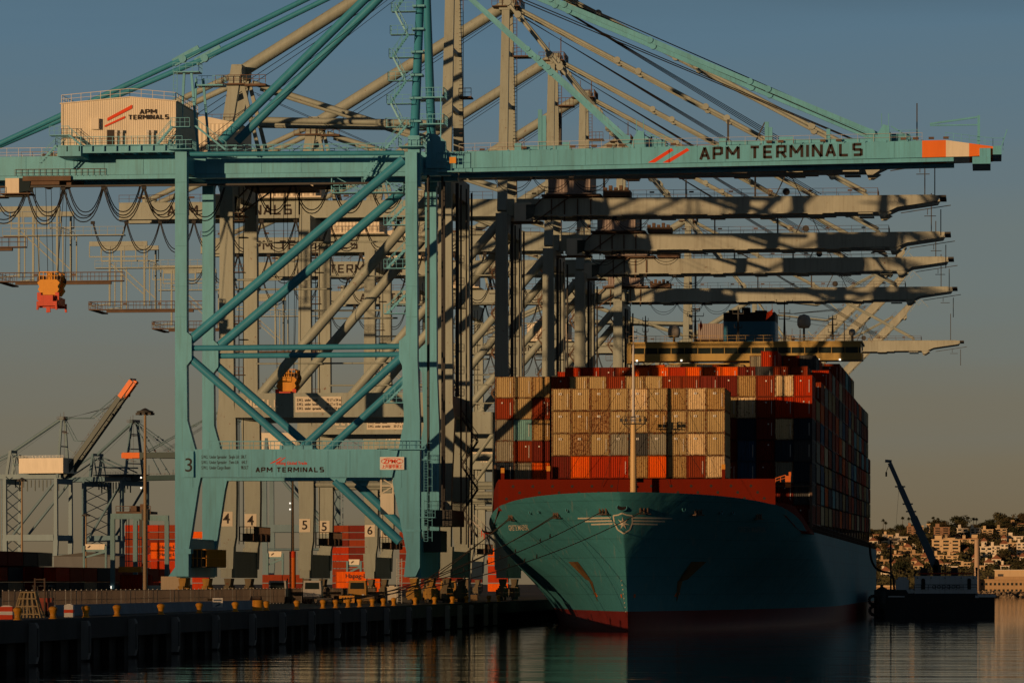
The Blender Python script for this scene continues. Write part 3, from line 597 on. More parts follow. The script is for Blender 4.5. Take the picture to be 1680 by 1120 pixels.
        # machinery house on top of the girders
        m = MB(); x0, x1, y0, y1, z0, z1 = L+4, L+14, 3.5, 13.5, GZ+.6, GZ+4.6
        for i in range(34):
            xa = x0+(x1-x0)*i/34; xb = x0+(x1-x0)*(i+1)/34; a = .08*(i % 2); b = .08*((i+1) % 2); m.add([(xa,y0+a,z0),(xb,y0+b,z0),(xb,y0+b,z1),(xa,y0+a,z1)],[(0,1,2,3)])
        m.add([(x1,y0,z0),(x1,y1,z0),(x1,y1,z1),(x1,y0,z1)],[(0,1,2,3)]); m.add([(x0,y0,z0),(x0,y1,z0),(x0,y1,z1),(x0,y0,z1)],[(0,1,2,3)])
        m.prism([(x0-.2,z1),((x0+x1)/2,z1+1.1),(x1+.2,z1)],y0-.1,y1); m.box(x0-1,x1+1,y0-1,y1+1,z0-.25,z0)
        m.build('machinery_house', CREAM, r)
        m = MB(); m.rail([(x0-1,y0-1,z0),(x1+1,y0-1,z0)],1.1,1.0,.03); m.rail([(x0,y0,z1+.3),(x1,y0,z1+.3)],1.0,1.2,.03); m.build('house_railing', RUSTY, r)
        # trolley with its own winch house and operator cab, over the boom
        tr = empty('trolley', (0,0,0)); tr.parent = r
        m = MB(); m.box(5.5,14.5,5,14,GZ+.35,GZ+.7); m.box(-.5,5.5,5.2,8,GZ-3.6,GZ-3.4)
        m.beam((6,5,GZ+.4),(2,5.2,GZ-3.5),.2); m.beam((10,5,GZ+.4),(4.5,5.2,GZ-3.5),.2); m.rail([(5,4.8,GZ+.7),(15,4.8,GZ+.7)],1.1,1.0,.035)
        m.box(15,19,5,9,GZ+.3,GZ+1.2)
        for k in range(5): m.box(15+k*.8,15.5+k*.8,4.8,6,GZ+1.2,GZ+1.6+.3*(k % 2))
        for k in range(4): m.beam((7+k*2,5.5,GZ),(7+k*2,5.5,GZ-3.4),.2)
        m.build('trolley_frame', RUSTY, tr)
        m = MB(); x0, x1, y0, y1, z0, z1 = 6.6, 13.0, 4.4, 14.4, GZ+.9, GZ+4.3
        for i in range(26):
            xa = x0+(x1-x0)*i/26; xb = x0+(x1-x0)*(i+1)/26; a = .07*(i % 2); b = .07*((i+1) % 2); m.add([(xa,y0+a,z0),(xb,y0+b,z0),(xb,y0+b,z1),(xa,y0+a,z1)],[(0,1,2,3)])
        m.box(x0,x1,y0+.1,y1,z0,z1); m.box(x0-.3,x1+.3,y0-.4,y1+.2,z0-.3,z0-.05); m.box(x0-.1,x1+.1,y0-.1,y1+.1,z1,z1+.12)
        m.build('winch_house', paint('faded_shaded_pink_cladding',(.27,.225,.215),.6,.1,.1,grime=.4), tr)  # pink cladding darkened, shade from the nearest boom put into its colour
        m = MB(); m.box(1.4,4.0,4.6,7.2,GZ-3.4,GZ-.6); m.build('operator_cab', CREAM, tr)
        m = MB(); m.prism([(3.2,GZ-3.2),(4.3,GZ-2.8),(4.6,GZ-.9),(3.2,GZ-.9)],4.5,7.3); m.build('cab_window', GLASS, tr)
        m = MB(); y = -1.05
        m.box(L+9.6,L+15.9,-1.08,-1.0,25.9,28.0); sg = m.build('sign_board', CREAM, r)
        text('S.W.L  under  hook            72 LT x 54 m\nS.W.L  under  hook            50 LT x 65 m\nS.W.L  under  spreader     50 LT x 54 m', .5, BLACKP, sg, (L+9.8,-1.1,26.95), 'lettering', sx=.72, bold=.012)
        m = MB(); glyphs(m,'NOELL',L+2.8,y,26.6,4.6,1.0,0,.24); m.box(L+5,L+7,y-.01,y+.01,26.1,26.22); m.build('lettering', CREAM, r)
        m = MB()
        for k in range(4): a = 29+k*7; m.box(L+1.0,L+2.2,3,4.4,a,a+.1); 
        m.beam((L+1.1,3,8),(L+1.1,3,57),.1); m.beam((L+1.7,3,8),(L+1.7,3,57),.1); m.build('ladder', DARKS, r); m = MB(); m.box(-2.4,2.4,2,3.2,40,40.1); m.rail([(-2.4,2,40.1),(2.4,2,40.1)],1.1,.7,.03)
        for k in range(5): stair(m,(1.2 if k % 2 else 3.4,8,9+k*3.3),(3.4 if k % 2 else 1.2,8,12.2+k*3.3)); 
        m.build('leg_staircase', DARKS, r)
        for y_, rr_ in ((4,.13),(16,.15),(10,.1)): MB().tube((1.6,y_,8),(1.6,y_,57),rr_,8).build('cable_duct', DARKS, r)
        MB().box(1.2,1.6,1.2,2.0,28,57).build('cable_tray', DARKS, r)
        m = MB()
        for k in range(9):
            z_ = 29+k*3.1; a_, b_ = ((-3.6,-1.4) if k % 2 else (-1.4,-3.6)); stair(m,(a_,17,z_),(b_,17,z_+3.1),.6); m.box(-3.9,-.9,16.4,17.6,z_-.06,z_); m.rail([(-3.9,16.4,z_),(-.9,16.4,z_)],1.0,.8,.03)
        m.build('leg_staircase', RUSTY, r)
        for z_ in (33.5,50.5): MB().tube((L+.8,18.2,z_),(-.8,18.2,z_),.12,8).build('pipe_run', P_, r)
        m = MB()
        for k in range(4): z_ = 31+k*7; m.box(L+.9,L+2.4,-.6,1.0,z_,z_+.08); m.rail([(L+.9,-.6,z_+.08),(L+2.4,-.6,z_+.08)],1.0,.6,.03)
        m.build('leg_platform', RUSTY, r)
        m = MB(); m.box(L+1.2,L+3.2,3,SP-3,8.4,8.5); [m.box(L+1.4,L+2.6,k,k+1.5,8.5,9.5+.4*(k%2)) for k in (4,8,12)]; m.rail([(L+1.2,3,8.5),(L+3.2,3,8.5),(L+3.2,SP-3,8.5)],1.9,.5,.05); m.build('cable_reel_cage', RUSTY, r)
    return r
N4 = noell(); T4 = tree_of(N4)
ORD = {4:'second',5:'third',6:'fourth',7:'fifth',8:'sixth',9:'seventh'}
def seat_crane(o, Yn, label):
    o.location = (XW, Yn, DZ); tag(o, label, 'gantry crane', 'ship to shore cranes along the quay')
for num, Yn, dz, tro in ((4,574.5,0,-34),(5,641,0,0),(6,709,.6,1.2),(7,764,0,-1.5),(8,842,0,-9),(9,1030,0,-4)):
    o = N4 if num == 4 else copy_tree(N4, T4)
    seat_crane(o, Yn, f'putty green container crane, {ORD[num]} along the quay'+(f', marked {num} on its legs' if num in (4,5,6,8) else ', low boom reaching behind the bridge' if num == 9 else ', boom fifth from above'))
    for c in kids(o):
        if c.name.startswith('trolley') and not c.data: c.location.x = tro; c.location.z = -4.4 if num == 4 else 0
        if num == 4 and c.name.startswith(('machinery_house','house_railing')): c.location.x = -13
        if num == 4 and c.name.startswith(('end_frame','service_platform')): c.location.x = -9
    if num in (4,5,6,8):
        for yo in (0, 19):
            if num == 8 and yo: continue
            sg = MB(); sg.box(-.85,.85,-.03,0,-1.0,1.0); s_ = sg.build('number_board', CREAM, o, (GA+.05,yo-.82,11.4))
            text(str(num), 1.9, BLACKP, s_, (0,-.05,0), 'lettering', bold=.03, align='CENTER')
Nr = noell(radians(45), True); Tr = tree_of(Nr)
for k, (Yn, w_) in enumerate(((1322,'nearest'),(1400,'middle'),(1540,'farthest'))):
    o = Nr if k == 0 else copy_tree(Nr, Tr)
    seat_crane(o, Yn, f'pale crane with its boom raised, {w_} of three behind the ship bridge')
# far teal cranes across the terminal, seen at an angle on the left
FT = paint('far_teal_paint', (.12,.21,.27), .5, .1); FD = paint('far_shaded_teal_paint', (.035,.07,.08), .5, .1)  # dark teal puts the shade of the boom undersides into the colour
fl = ['far teal crane at the left edge with boom pointing toward the open sky','far teal crane with its boom raised to an orange tip','far teal crane seen between the light mast and the nearest crane leg']
def far_teal(px, Yn, rz, up, label, gz=1.0):
    o = noell(up, True, (FT, FD)); o.location = (PX(px, Yn), Yn, DZ); o.rotation_euler.z = rz
    tag(o, label, 'gantry crane', 'far cranes across the terminal')
    SP_ = 19.0; L = GA; m = MB(); m.box(-21,5,-2,16,GZ+.3,GZ+(8.5 if px != 200 else 1.0)); h = m.build('machinery_house', CREAM, o) if px != 200 else m.build('winch_deck', FD, o); m = MB(); m.rail([(-21,-2,GZ+(8.5 if px != 200 else 1)),(5,-2,GZ+(8.5 if px != 200 else 1))],1.2,2,.05); m.build('house_railing', GALV, h)
    m = MB()                                   # access tower and cross lattice on the landside legs
    for k in range(9):
        z_ = 4+k*6.2; m.beam((L,.8,z_),(L,SP_-.8,z_+6.2),.35); m.beam((L,SP_-.8,z_),(L,.8,z_+6.2),.35); m.box(L-2.5,L-1,.5,3,z_,z_+.2)
    m.beam((L-1.2,.5,4),(L-1.2,.5,58),.3); m.beam((L-2.4,.5,4),(L-2.4,.5,58),.3); m.build('leg_lattice', FT, o)
    m = MB()
    for k in range(12): m.beam((-28+k*2.3,9,GZ-3),(-28+k*2.3,9,GZ-7-2*(k % 2)),.5)
    m.build('hanging_gear', FD, o)
    m = MB(); bx = 60; hg = Vector((1.6,0,GZ-1.2))
    for y0 in (5.5,12.3): m.box(55 if up else 58,66.2,y0-.05,y0+1.3,GZ-2.5,GZ+.05)
    m.v = [tuple(Vector((hg.x+(v[0]-hg.x)*cos(up)-(v[2]-hg.z)*sin(up), v[1], hg.z+(v[0]-hg.x)*sin(up)+(v[2]-hg.z)*cos(up)))) for v in m.v]; m.build('painted_boom_end', ORANGE, o)
    return o
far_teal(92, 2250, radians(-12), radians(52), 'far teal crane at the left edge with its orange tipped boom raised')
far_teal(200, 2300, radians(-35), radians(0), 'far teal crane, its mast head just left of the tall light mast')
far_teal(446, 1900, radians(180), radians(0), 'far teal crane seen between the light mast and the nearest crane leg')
# ================================================================ the container ship
SX = -45.2; HB = 21.4
HULL = paint('light_blue_hull_paint', (.065,.29,.345), .6, .07, .0, .12, grime=.15)
def plating(m, st):
    t = m.node_tree; N = t.nodes; L = t.links; b = N['Principled BSDF']; tc = N.new('ShaderNodeTexCoord'); sp = N.new('ShaderNodeSeparateXYZ'); cb = N.new('ShaderNodeCombineXYZ')
    L.new(tc.outputs['Object'], sp.inputs[0]); L.new(sp.outputs[1], cb.inputs[0]); L.new(sp.outputs[2], cb.inputs[1])
    br = N.new('ShaderNodeTexBrick'); br.inputs['Scale'].default_value = 1; br.inputs['Brick Width'].default_value = 9; br.inputs['Row Height'].default_value = 2.3; br.inputs['Mortar Size'].default_value = .035; br.inputs['Mortar Smooth'].default_value = .6
    br.inputs['Color1'].default_value = (1,1,1,1); br.inputs['Color2'].default_value = (.93,.93,.93,1); br.inputs['Mortar'].default_value = (.55,.55,.55,1); L.new(cb.outputs[0], br.inputs['Vector'])
    src = b.inputs['Base Color'].links[0].from_socket; mx = N.new('ShaderNodeMix'); mx.data_type = 'RGBA'; mx.blend_type = 'MULTIPLY'; mx.inputs[0].default_value = 1; L.new(src, mx.inputs[6]); L.new(br.outputs[0], mx.inputs[7])
    n = N.new('ShaderNodeTexNoise'); n.inputs['Scale'].default_value = .9; n.inputs['Detail'].default_value = 9; mp = N.new('ShaderNodeMapping'); mp.inputs['Scale'].default_value = (3,.35,.28); mp.inputs['Rotation'].default_value = (.5,0,0); L.new(tc.outputs['Object'], mp.inputs[0]); L.new(mp.outputs[0], n.inputs[0])
    r = N.new('ShaderNodeMapRange'); r.inputs[1].default_value = .60; r.inputs[2].default_value = .70; r.inputs[4].default_value = .35; L.new(n.outputs[0], r.inputs[0])
    m2 = N.new('ShaderNodeMix'); m2.data_type = 'RGBA'; L.new(r.outputs[0], m2.inputs[0]); L.new(mx.outputs[2], m2.inputs[6]); m2.inputs[7].default_value = (.28,.33,.30,1); L.new(m2.outputs[2], b.inputs['Base Color'])
    n2 = N.new('ShaderNodeTexNoise'); n2.inputs['Scale'].default_value = .35; n2.inputs['Detail'].default_value = 2; L.new(tc.outputs['Object'], n2.inputs[0])
    bu = N.new('ShaderNodeBump'); bu.inputs['Distance'].default_value = st; bu.inputs['Strength'].default_value = 1; L.new(n2.outputs[0], bu.inputs['Height']); L.new(bu.outputs[0], b.inputs['Normal'])
plating(HULL, .15)
BOOT = paint('red_boot_paint', (.20,.025,.02), .5, .15, .0, .2, grime=.3)
REDD = paint('red_breakwater_paint', (.17,.012,.002), .8, .08, .0, .3, grime=.2)
BUFF = paint('buff_mast_paint', (.75,.52,.24), .45, .06, grime=.1)
ZDK = 12.8
def ztop(Y): 
    if Y < 541: return 17.1-1.0*((Y-517)/24)**2
    if Y < 558: u = (Y-541)/17; u = u*u*(3-2*u); return 16.1*(1-u)+ZDK*u
    return ZDK
def sstep(u): u = max(0,min(1,u)); return u*u*(3-2*u)
def hp(u):                       # section shape parameters by height fraction
    v = sstep(u)*.55+u*.45; v = max(0,v)**1.15
    return 529-12.0*max(0,u)**1.6, 150-92*v, 1.8+.45*v, .90-.18*v
def hullB(Y, z):
    u = z/ztop(Y); ys, L, e, q = hp(u); t = max(0,min(1,(Y-ys)/L)); return HB*(1-(1-t)**e)**q
def hullY(b, z):
    Y = 530.0
    for _ in range(12):
        u = z/ztop(Y); ys, L, e, q = hp(u); rr = min(.999,(abs(b)/HB)**(1/q)); Y = Y*.3+.7*(ys+L*(1-(1-rr)**(1/e)))
    return Y
ship = empty('container_ship', (SX, 520, 0), 'light blue container ship moored at the quay with a star shield on its bow', 'container ship')
def loc(v): return (v[0]-SX, v[1]-520, v[2])
def shell(zs, name, mat, clipdeck=True):
    m = MB(); NT = 80
    if True:
        vs = []
        for f in zs:
            for i in [None]+list(range(-NT,NT+1))+[-1000]:
                s = -1 if (i is None or (i < 0 and i > -1000)) else 1
                if i is None or i == -1000:
                    z = f if not isinstance(f, tuple) else f[0]+(ZDK-f[0])*f[1]
                    vs.append((s*HB, 875-520, z)); continue
                t = 155*(abs(i)/NT)**2.7
                # follow the sheer: f in 0..1 between fixed lower z and ztop when callable
                z = f if not isinstance(f, tuple) else None
                if z is None:
                    z0, fr = f; ys = 529-12*max(0,(z0+(17.1-z0)*fr)/17.1)**1.6; z = z0+(ztop(ys+t)-z0)*fr
                ys = hp(z/17.1 if z > 0 else 0)[0]; Y = ys+t; b = hullB(Y, max(z,0))
                vs.append((s*b, Y-520, z))
        n = 2*NT+3; fs = []
        for j in range(len(zs)-1):
            for i in range(n-1):
                q = (j*n+i, j*n+i+1, (j+1)*n+i+1, (j+1)*n+i); fs.append(q)
        m.add(vs, fs, True)
    return m.build(name, mat, ship)
hull = shell([2.5]+[(2.5,k/14) for k in range(1,15)], 'hull', HULL)
shell([-1.5,-.5,.3,1.0,1.8,2.5], 'boot_topping', BOOT)
m = MB(); tp = [(SX+s*max(0,hullB(517+t, ztop(517+t)-1.25)-.15), 517+t) for s in (1,) for t in [2+36*(i/40)**1.5 for i in range(41)]]
for i in range(40):
    a, b = tp[i], tp[i+1]; za, zb_ = ztop(a[1])-1.2, ztop(b[1])-1.2
    m.add([loc((a[0],a[1]+.0,za)),loc((b[0],b[1],zb_)),loc((2*SX-b[0],b[1],zb_)),loc((2*SX-a[0],a[1],za))],[(0,1,2,3)])
m.box(-HB+.05,HB-.05,38,355,ZDK-.3,ZDK); m.box(-HB,HB,354.6,355.2,-1,ZDK); m.build('deck', REDD, ship)
# red breakwater with round scupper holes and its side wings
m = MB(); BY = 545.2
xl, xr_ = PX(818,BY), PX(1272,BY); zt_ = ZY(785.5,SX,BY)
m.box(xl-SX, PX(1036,BY)-SX, BY-520, BY-519.8, 15.3, zt_); m.box(PX(1056,BY)-SX, xr_-SX, BY-520, BY-519.8, 15.3, zt_)
m.box(PX(1040,BY)-SX, PX(1058,BY)-SX, BY-519, BY-518.9, 13, zt_-.4)
for s, xe in ((-1,xl-SX),(1,xr_-SX)):
    ys = [BY, 549, 553, 557, 561, 564, 569]; zs = [zt_ if s < 0 else zt_-3.0, (zt_-.3) if s < 0 else zt_-3.1, zt_-3.4, 14.9, 14.0, 13.3, 13.0]
    if s < 0: zs = [zt_, zt_-.4, zt_-1.5, 15.6, 14.2, 13.3, 13.0]
    for (a, za), (b, zb_) in zip(zip(ys, zs), zip(ys[1:], zs[1:])):
        ba = max(abs(xe), hullB(a, ztop(a)) if a > BY+1 else 0); ba = min(ba,HB); bb = min(max(abs(xe), hullB(b, ztop(b))),HB)
        if a == BY: ba = abs(xe)
        m.add([(s*ba,a-520,ztop(a)-.15),(s*bb,b-520,ztop(b)-.15),(s*bb,b-520,zb_),(s*ba,a-520,za)], [(0,1,2,3)])
bw = m.build('breakwater', REDD, ship)
m = MB(); w_ = 0
for k in range(-14,16):
    for j, (dz, off) in enumerate(((.9,0),(1.72,.85),(2.5,1.7))):
        x = k*2.55+off-.9
        if xl-SX+.8 < x < xr_-SX-.8 and not -.9 < x < 1.6 : m.tube((x,BY-520-.012,zt_-dz),(x,BY-520+.03,zt_-dz),.19,10)
m.build('scupper_hole', BLACKP, bw)
# yellow-red guide posts at the ends of the breakwater
for px, py in ((825,775),(900,772),(1187,770)):
    x = PX(px,546.5)-SX; z = ZY(py,SX,546.5); mb_ = MB(); mb_.box(x-.22,x+.22,26.2,26.7,z-1.6,z); p_ = mb_.build('guide_post', REDD, ship); MB().box(x-.23,x+.23,26.19,26.71,z,z+.65).build('post_cap', YELLOW, p_)
x = PX(1293,550)-SX; m = MB(); z = ZY(800,SX,550); m.box(x-.35,x+.35,29.5,30.2,z,z+1.5); m.box(x+.1,x+.4,29.5,29.9,z+1.5,z+2.0); m.rail([(x-1.6,29.6,z+.5),(x-.3,29.6,z+.9)],.7,.5,.05)
m.build('deck_davit', ORANGE, ship)
# foremast
MY = 541.3; mx = PX(1039,MY)-SX; m = MB(); zf = lambda py: ZY(py,SX,MY)
m.tube((mx,MY-520,15.2),(mx,MY-520,zf(692)),.42,20,.34); fm = m.build('foremast', BUFF, ship)
m = MB(); m.tube((mx,MY-520,zf(692)),(mx,MY-520,zf(566)),.2,12,.13); m.tube((mx,MY-520,zf(566)),(mx,MY-520,zf(535)),.06,8); m.box(mx-.3,mx+.3,MY-520.3,MY-519.7,zf(693),zf(683)); m.build('mast_top', paint('white_mast_paint',(.55,.52,.5),.3,.05), fm)
m = MB(); z = zf(695); m.box(mx-1.3,mx+1.5,MY-520.9,MY-519.3,z-.05,z+.05); m.rail([(mx-1.3,MY-520.9,z),(mx+1.5,MY-520.9,z),(mx+1.5,MY-519.3,z)],.9,.55,.035)
for dx in (-1.5,-.9,.9,1.6): m.box(mx+dx-.15,mx+dx+.15,MY-520.6,MY-520.2,z+.25,z+.7)
m.tube((mx-1.3,MY-520,z),(mx,MY-520,z-1.1),.05,6); m.tube((mx+1.4,MY-520,z),(mx,MY-520,z-1.1),.05,6)
for k in range(30): m.box(mx+.36,mx+.56,MY-520.1,MY-519.9,17.5+k*.3,17.53+k*.3)
m.build('mast_platform', DARKS, fm)
m = MB()
for s in (-1,1):
    m.path([(mx,MY-520,zf(600)),(mx+s*9,BY-520-.3,zt_)],.025,4); m.path([(mx,MY-520,zf(640)),(mx+s*4.4,BY-520-.3,zt_-1)],.025,4)
m.path([(mx,MY-520,zf(560)),(mx-.2,0,17)],.02,4); m.build('stay_wire', CABLE, fm)
# emblem and marks laid on the plating of the bow
def decal(polys, name, mat, parent=hull, off=.05, sub=8):
    m = MB()
    for p in polys:                      # quads of (offset from centreline, z)
        a, b, c, d = [Vector((q_[0],q_[1],0)) for q_ in p]; vs = []; fs = []
        for i in range(sub+1):
            for j in range(2):
                v = (a.lerp(b,i/sub)).lerp(d.lerp(c,i/sub), j); X, z = v.x, v.y; Y = hullY(X, z)-off*1.6; vs.append((X, Y-520, z))
        for i in range(sub): fs.append((2*i,2*i+2,2*i+3,2*i+1))
        m.add(vs, fs)
    return m.build(name, mat, parent)
EMB = paint('emblem_cream_paint', (.82,.75,.60), .5, .03)
def bo(px, py):                         # pixel on the bow to (offset, z)
    Y = 522.0
    for _ in range(25):
        X = PX(px,Y)-SX; z = ZY(py,X+SX,Y); Yn = hullY(X, z); Y += (Yn-Y)*.35
    return (X, z)
ps = []
def line2(a, b, t):
    a = Vector(a); b = Vector(b); d = (b-a).normalized(); n = Vector((-d.y,d.x))*t/2; ps.append([tuple(a+n),tuple(b+n),tuple(b-n),tuple(a-n)])
c0 = bo(1022,858); 
sh = [(-1.15,.95),(-.55,1.0),(0,1.22),(.55,1.0),(1.15,.95),(1.12,.1),(.75,-.75),(0,-1.25),(-.75,-.75),(-1.12,.1)]
sh = [(c0[0]+a*1.0,c0[1]+b) for a, b in sh]
for i in range(10): line2(sh[i], sh[(i+1)%10], .16)
for j in range(7):
    a = pi/2+2*pi*j/7; tip = (c0[0]+.8*cos(a),c0[1]+.8*sin(a)); l = (c0[0]+.27*cos(a+pi/7),c0[1]+.27*sin(a+pi/7)); rr = (c0[0]+.27*cos(a-pi/7),c0[1]+.27*sin(a-pi/7)); ps.append([c0,l,tip,rr])
for k, (la, lb) in enumerate(((948,1002),(960,1004),(970,1005))):
    for (x0_, x1_) in ((la,lb),(1103-12*k,1038+0*k)):
        a = bo(x0_,849.5+k*5+.5); b = bo(x1_,849+k*4.9); line2(a,b,.17)
decal(ps,'star_shield_emblem',EMB)
ps = []; a = bo(930,928); 
ANCH = paint('rusty_anchor_pocket',(.15,.09,.03),.8,.5,.6,rs=2)
for s in (1,-1):
    ax = a[0]*s; ps = [[(ax-1.0*s*0-.9,a[1]+.15),(ax+.9,a[1]+.15),(ax+1.9*s*-1*-1,a[1]-1.6),(ax+.6*s,a[1]-1.5)]]
    P = [bo(*p) for p in ((932,921),(948,921),(972,955),(961,950))]
    P = [(s*abs(x),z) if s < 0 else (abs(x),z) for x, z in P]
    decal([P],'anchor_pocket',ANCH,off=.06)
    P2 = [(x_+s*0,z_) for x_, z_ in ((P[3][0]*.5+P[2][0]*.5,P[2][1]+.2),(P[2][0],P[2][1]+.2),(P[2][0]*.93,P[2][1]-2.4),(P[2][0]*.94,P[2][1]-2.4))]; decal([P2],'rust_streak',ANCH,off=.055)
ps = []
for s in (-1,1):
    P = [bo(*p) for p in ((974,972),(977,971),(981,978),(978,979))]; decal([[(s*abs(x),z) for x, z in P]],'orange_mark',ORANGE)
    P = [bo(*p) for p in ((1018,974),(1020,974),(1021,980),(1019,980))]; decal([[(s*abs(x)-(0),z) for x, z in P]],'orange_mark',ORANGE)
for k in range(8): z = 6.4-k*.55; decal([[(-.75+.06*k,z),(-.62+.06*k,z),(-.62+.06*k,z-.14),(-.75+.06*k,z-.14)]],'draught_mark',EMB,sub=1) if k in (0,1,2,3,4,5,6,7) else None
# name on both bows
def nameon(s, px, py, W, Hh):
    cu = bpy.data.curves.new('lettering','FONT'); cu.body = 'GRETE MAERSK'; cu.size = Hh*1.35; cu.offset = .01
    o = bpy.data.objects.new('lettering', cu); COL.objects.link(o); me = bpy.data.meshes.new_from_object(o.evaluated_get(bpy.context.evaluated_depsgraph_get())); bpy.data.objects.remove(o)
    xs = [v.co.x for v in me.vertices]; w0 = max(xs); X0, z0 = bo(px, py)
    b0 = abs(X0)
    for v in me.vertices:
        u = v.co.x/w0; d = u if s > 0 else 1-u; b = b0+d*W; z = z0+v.co.y; v.co = Vector((s*b, hullY(b,z)-.08-520, z))
    me.materials.clear(); me.materials.append(EMB if s < 0 else paint('dim_lettering_paint',(.25,.33,.35),.5)); o = bpy.data.objects.new('lettering', me); COL.objects.link(o); o.parent = hull
nameon(1, 1212, 872, 3.2, .7); nameon(-1, 868, 869, 3.2, .7)
# fairleads and chocks
CH = []
for px, py, kind in ((840,848,'r'),(870,840,'h'),(884,838,'h'),(914,844,'r'),(931,836,'h'),(991,838,'r'),(1020,832,'H'),(1055,837,'r'),(1121,835,'h'),(1144,839,'r'),(1183,839,'h'),(1202,840,'h'),(1243,846,'r')):
    X, z = bo(px,py); Y = hullY(X,z); s = 1 if X > 0 else -1
    e = .15; nb = Vector((hullY(X+e,z)-Y, -e, 0)).normalized() if True else None
    nrm = Vector((s*abs(hullY(abs(X)+e,z)-hullY(abs(X),z)), -e, 0)).normalized()
    p = Vector((X,Y-520,z)); m = MB()
    if kind == 'r':
        tdir = Vector((-nrm.y, nrm.x, 0)); 
        for k in (-.55,0,.55): c = p+tdir*k+nrm*.18; m.tube(c+Vector((0,0,-.35)), c+Vector((0,0,.35)), .14, 10)
        m.beam(p-tdir*.9+nrm*.2-Vector((0,0,.42)), p+tdir*.9+nrm*.2-Vector((0,0,.42)), .5, .12); m.beam(p-tdir*.8+nrm*.15+Vector((0,0,.42)), p+tdir*.8+nrm*.15+Vector((0,0,.42)), .3, .1)
        m.build('roller_fairlead', RUSTY, hull)
    else:
        rr = .42 if kind == 'H' else .27; n = 16
        tdir = Vector((-nrm.y, nrm.x, 0)); pts = [p+nrm*.08+tdir*(rr*cos(2*pi*i/n)*(1.5 if kind == 'H' else 1))+Vector((0,0,rr*sin(2*pi*i/n))) for i in range(n+1)]
        m.path(pts, .07, 6); h_ = m.build('mooring_hole', HULL, hull); m = MB(); m.add(pts[:n],[tuple(range(n))]); m.build('hole_opening', BLACKP, h_)
    CH.append((p+Vector((SX,520,0))+nrm*.25, px))
# bridge house, wings, funnel and masts
BYY = 782; m = MB(); zb0, zb1 = ZY(596,SX,BYY), ZY(560,SX,BYY); YL = BYY-520
SUP = paint('buff_superstructure_paint', (.46,.32,.10), .5, .08, grime=.2)
m.box(-HB,HB,YL,YL+14,zb1-.35,zb1); m.box(-HB+.3,HB-.3,YL+.15,YL+14,zb1-1.1,zb1-.35)
m.box(-HB,HB,YL-.1,YL+6,zb1-3.5,zb1-2.2); m.box(-14,14,YL+1,YL+14,14,zb1-3.9); br = m.build('bridge_house', SUP, ship)
m = MB(); m.box(-HB+.3,HB-.3,YL+.25,YL+5.6,zb1-2.2,zb1-1.1); m.build('bridge_window', GLASS, br)
m = MB()
for k in range(18): x = -HB+.4+k*2.45; m.box(x-.06,x+.06,YL+.1,YL+.3,zb1-2.2,zb1-1.1)
m.rail([(-HB,YL,zb1),(HB,YL,zb1)],1.1,1.6,.03); m.box(-HB-.4,-HB+.4,YL,YL+5,zb1-3.9,zb1-.2); m.build('window_mullion', SUP, br)
m = MB()
for px in (1045,1118,1306,1343,1378): x = PX(px,BYY)-SX; m.box(x-.16,x+.16,YL-.25,YL-.1,zb0+.45,zb0+.75)
m.build('deck_lamp', LAMP, br)
FY = 812; fz = lambda py: ZY(py,SX,FY); fx0, fx1 = PX(1186,FY)-SX, PX(1272,FY)-SX
FUN = paint('blue_funnel_paint', (.04,.20,.34), .4, .06); m = MB()
def rr_box(m, x0, x1, y0, y1, z0, z1, r=1.2, n=5):
    o = []
    for cx, cy, a0 in ((x1-r,y0+r,-pi/2),(x1-r,y1-r,0),(x0+r,y1-r,pi/2),(x0+r,y0+r,pi)):
        for k in range(n+1): a = a0+pi/2*k/n; o.append((cx+r*cos(a),cy+r*sin(a)))
    N = len(o); m.add([(x,y,z0) for x, y in o]+[(x,y,z1) for x, y in o],[(i,(i+1)%N,N+(i+1)%N,N+i) for i in range(N)],True); m.add([(x,y,z1) for x, y in o],[tuple(range(N))])
rr_box(m,fx0,fx1,FY-520,FY-508,14,fz(527)); fu = m.build('funnel', FUN, ship)
m = MB(); rr_box(m,fx0+.02,fx1-.02,FY-519.98,FY-508.02,fz(527),fz(512),1.2); m.box(fx0+1,fx0+3,FY-518,FY-515,fz(512),fz(507)); m.box(fx0+6,fx0+8.2,FY-518,FY-515,fz(512),fz(508)); m.box(fx0+3.5,fx0+5,FY-518,FY-515,fz(512),fz(503)); m.build('funnel_cap', BLACKP, fu)
def smast(px, base, top, arms, ybase=BYY+5):
    m = MB(); x = PX(px,ybase)-SX; y = ybase-520; z0 = ZY(base,SX,ybase); z1 = ZY(top,SX,ybase)
    m.beam((x,y,z0),(x,y,z1),.5,.5,.15,.15)
    for f, w_ in arms: zz = z0+(z1-z0)*f; m.beam((x-w_,y,zz),(x+w_,y,zz),.14); m.beam((x-w_,y,zz),(x-w_,y,zz+.7),.1); m.beam((x+w_,y,zz),(x+w_,y,zz+.6),.1)
    m.build('signal_mast', DARKS, br)
smast(1036,560,527,((.5,1.0),(.9,1.4),(.2,1.0))); smast(1059,560,517,((.4,.5),(.6,.5),(.8,.5))); smast(1141,560,504,((.75,1.5),(.9,.8),(.6,.7))); smast(1287,560,494,((.7,1.0),(.95,1.5),(.55,1.0))); smast(1366,558,518,((.3,.8),(.6,.8),(.85,.7))); smast(1211,560,503,((.4,.7),(.8,1)),)
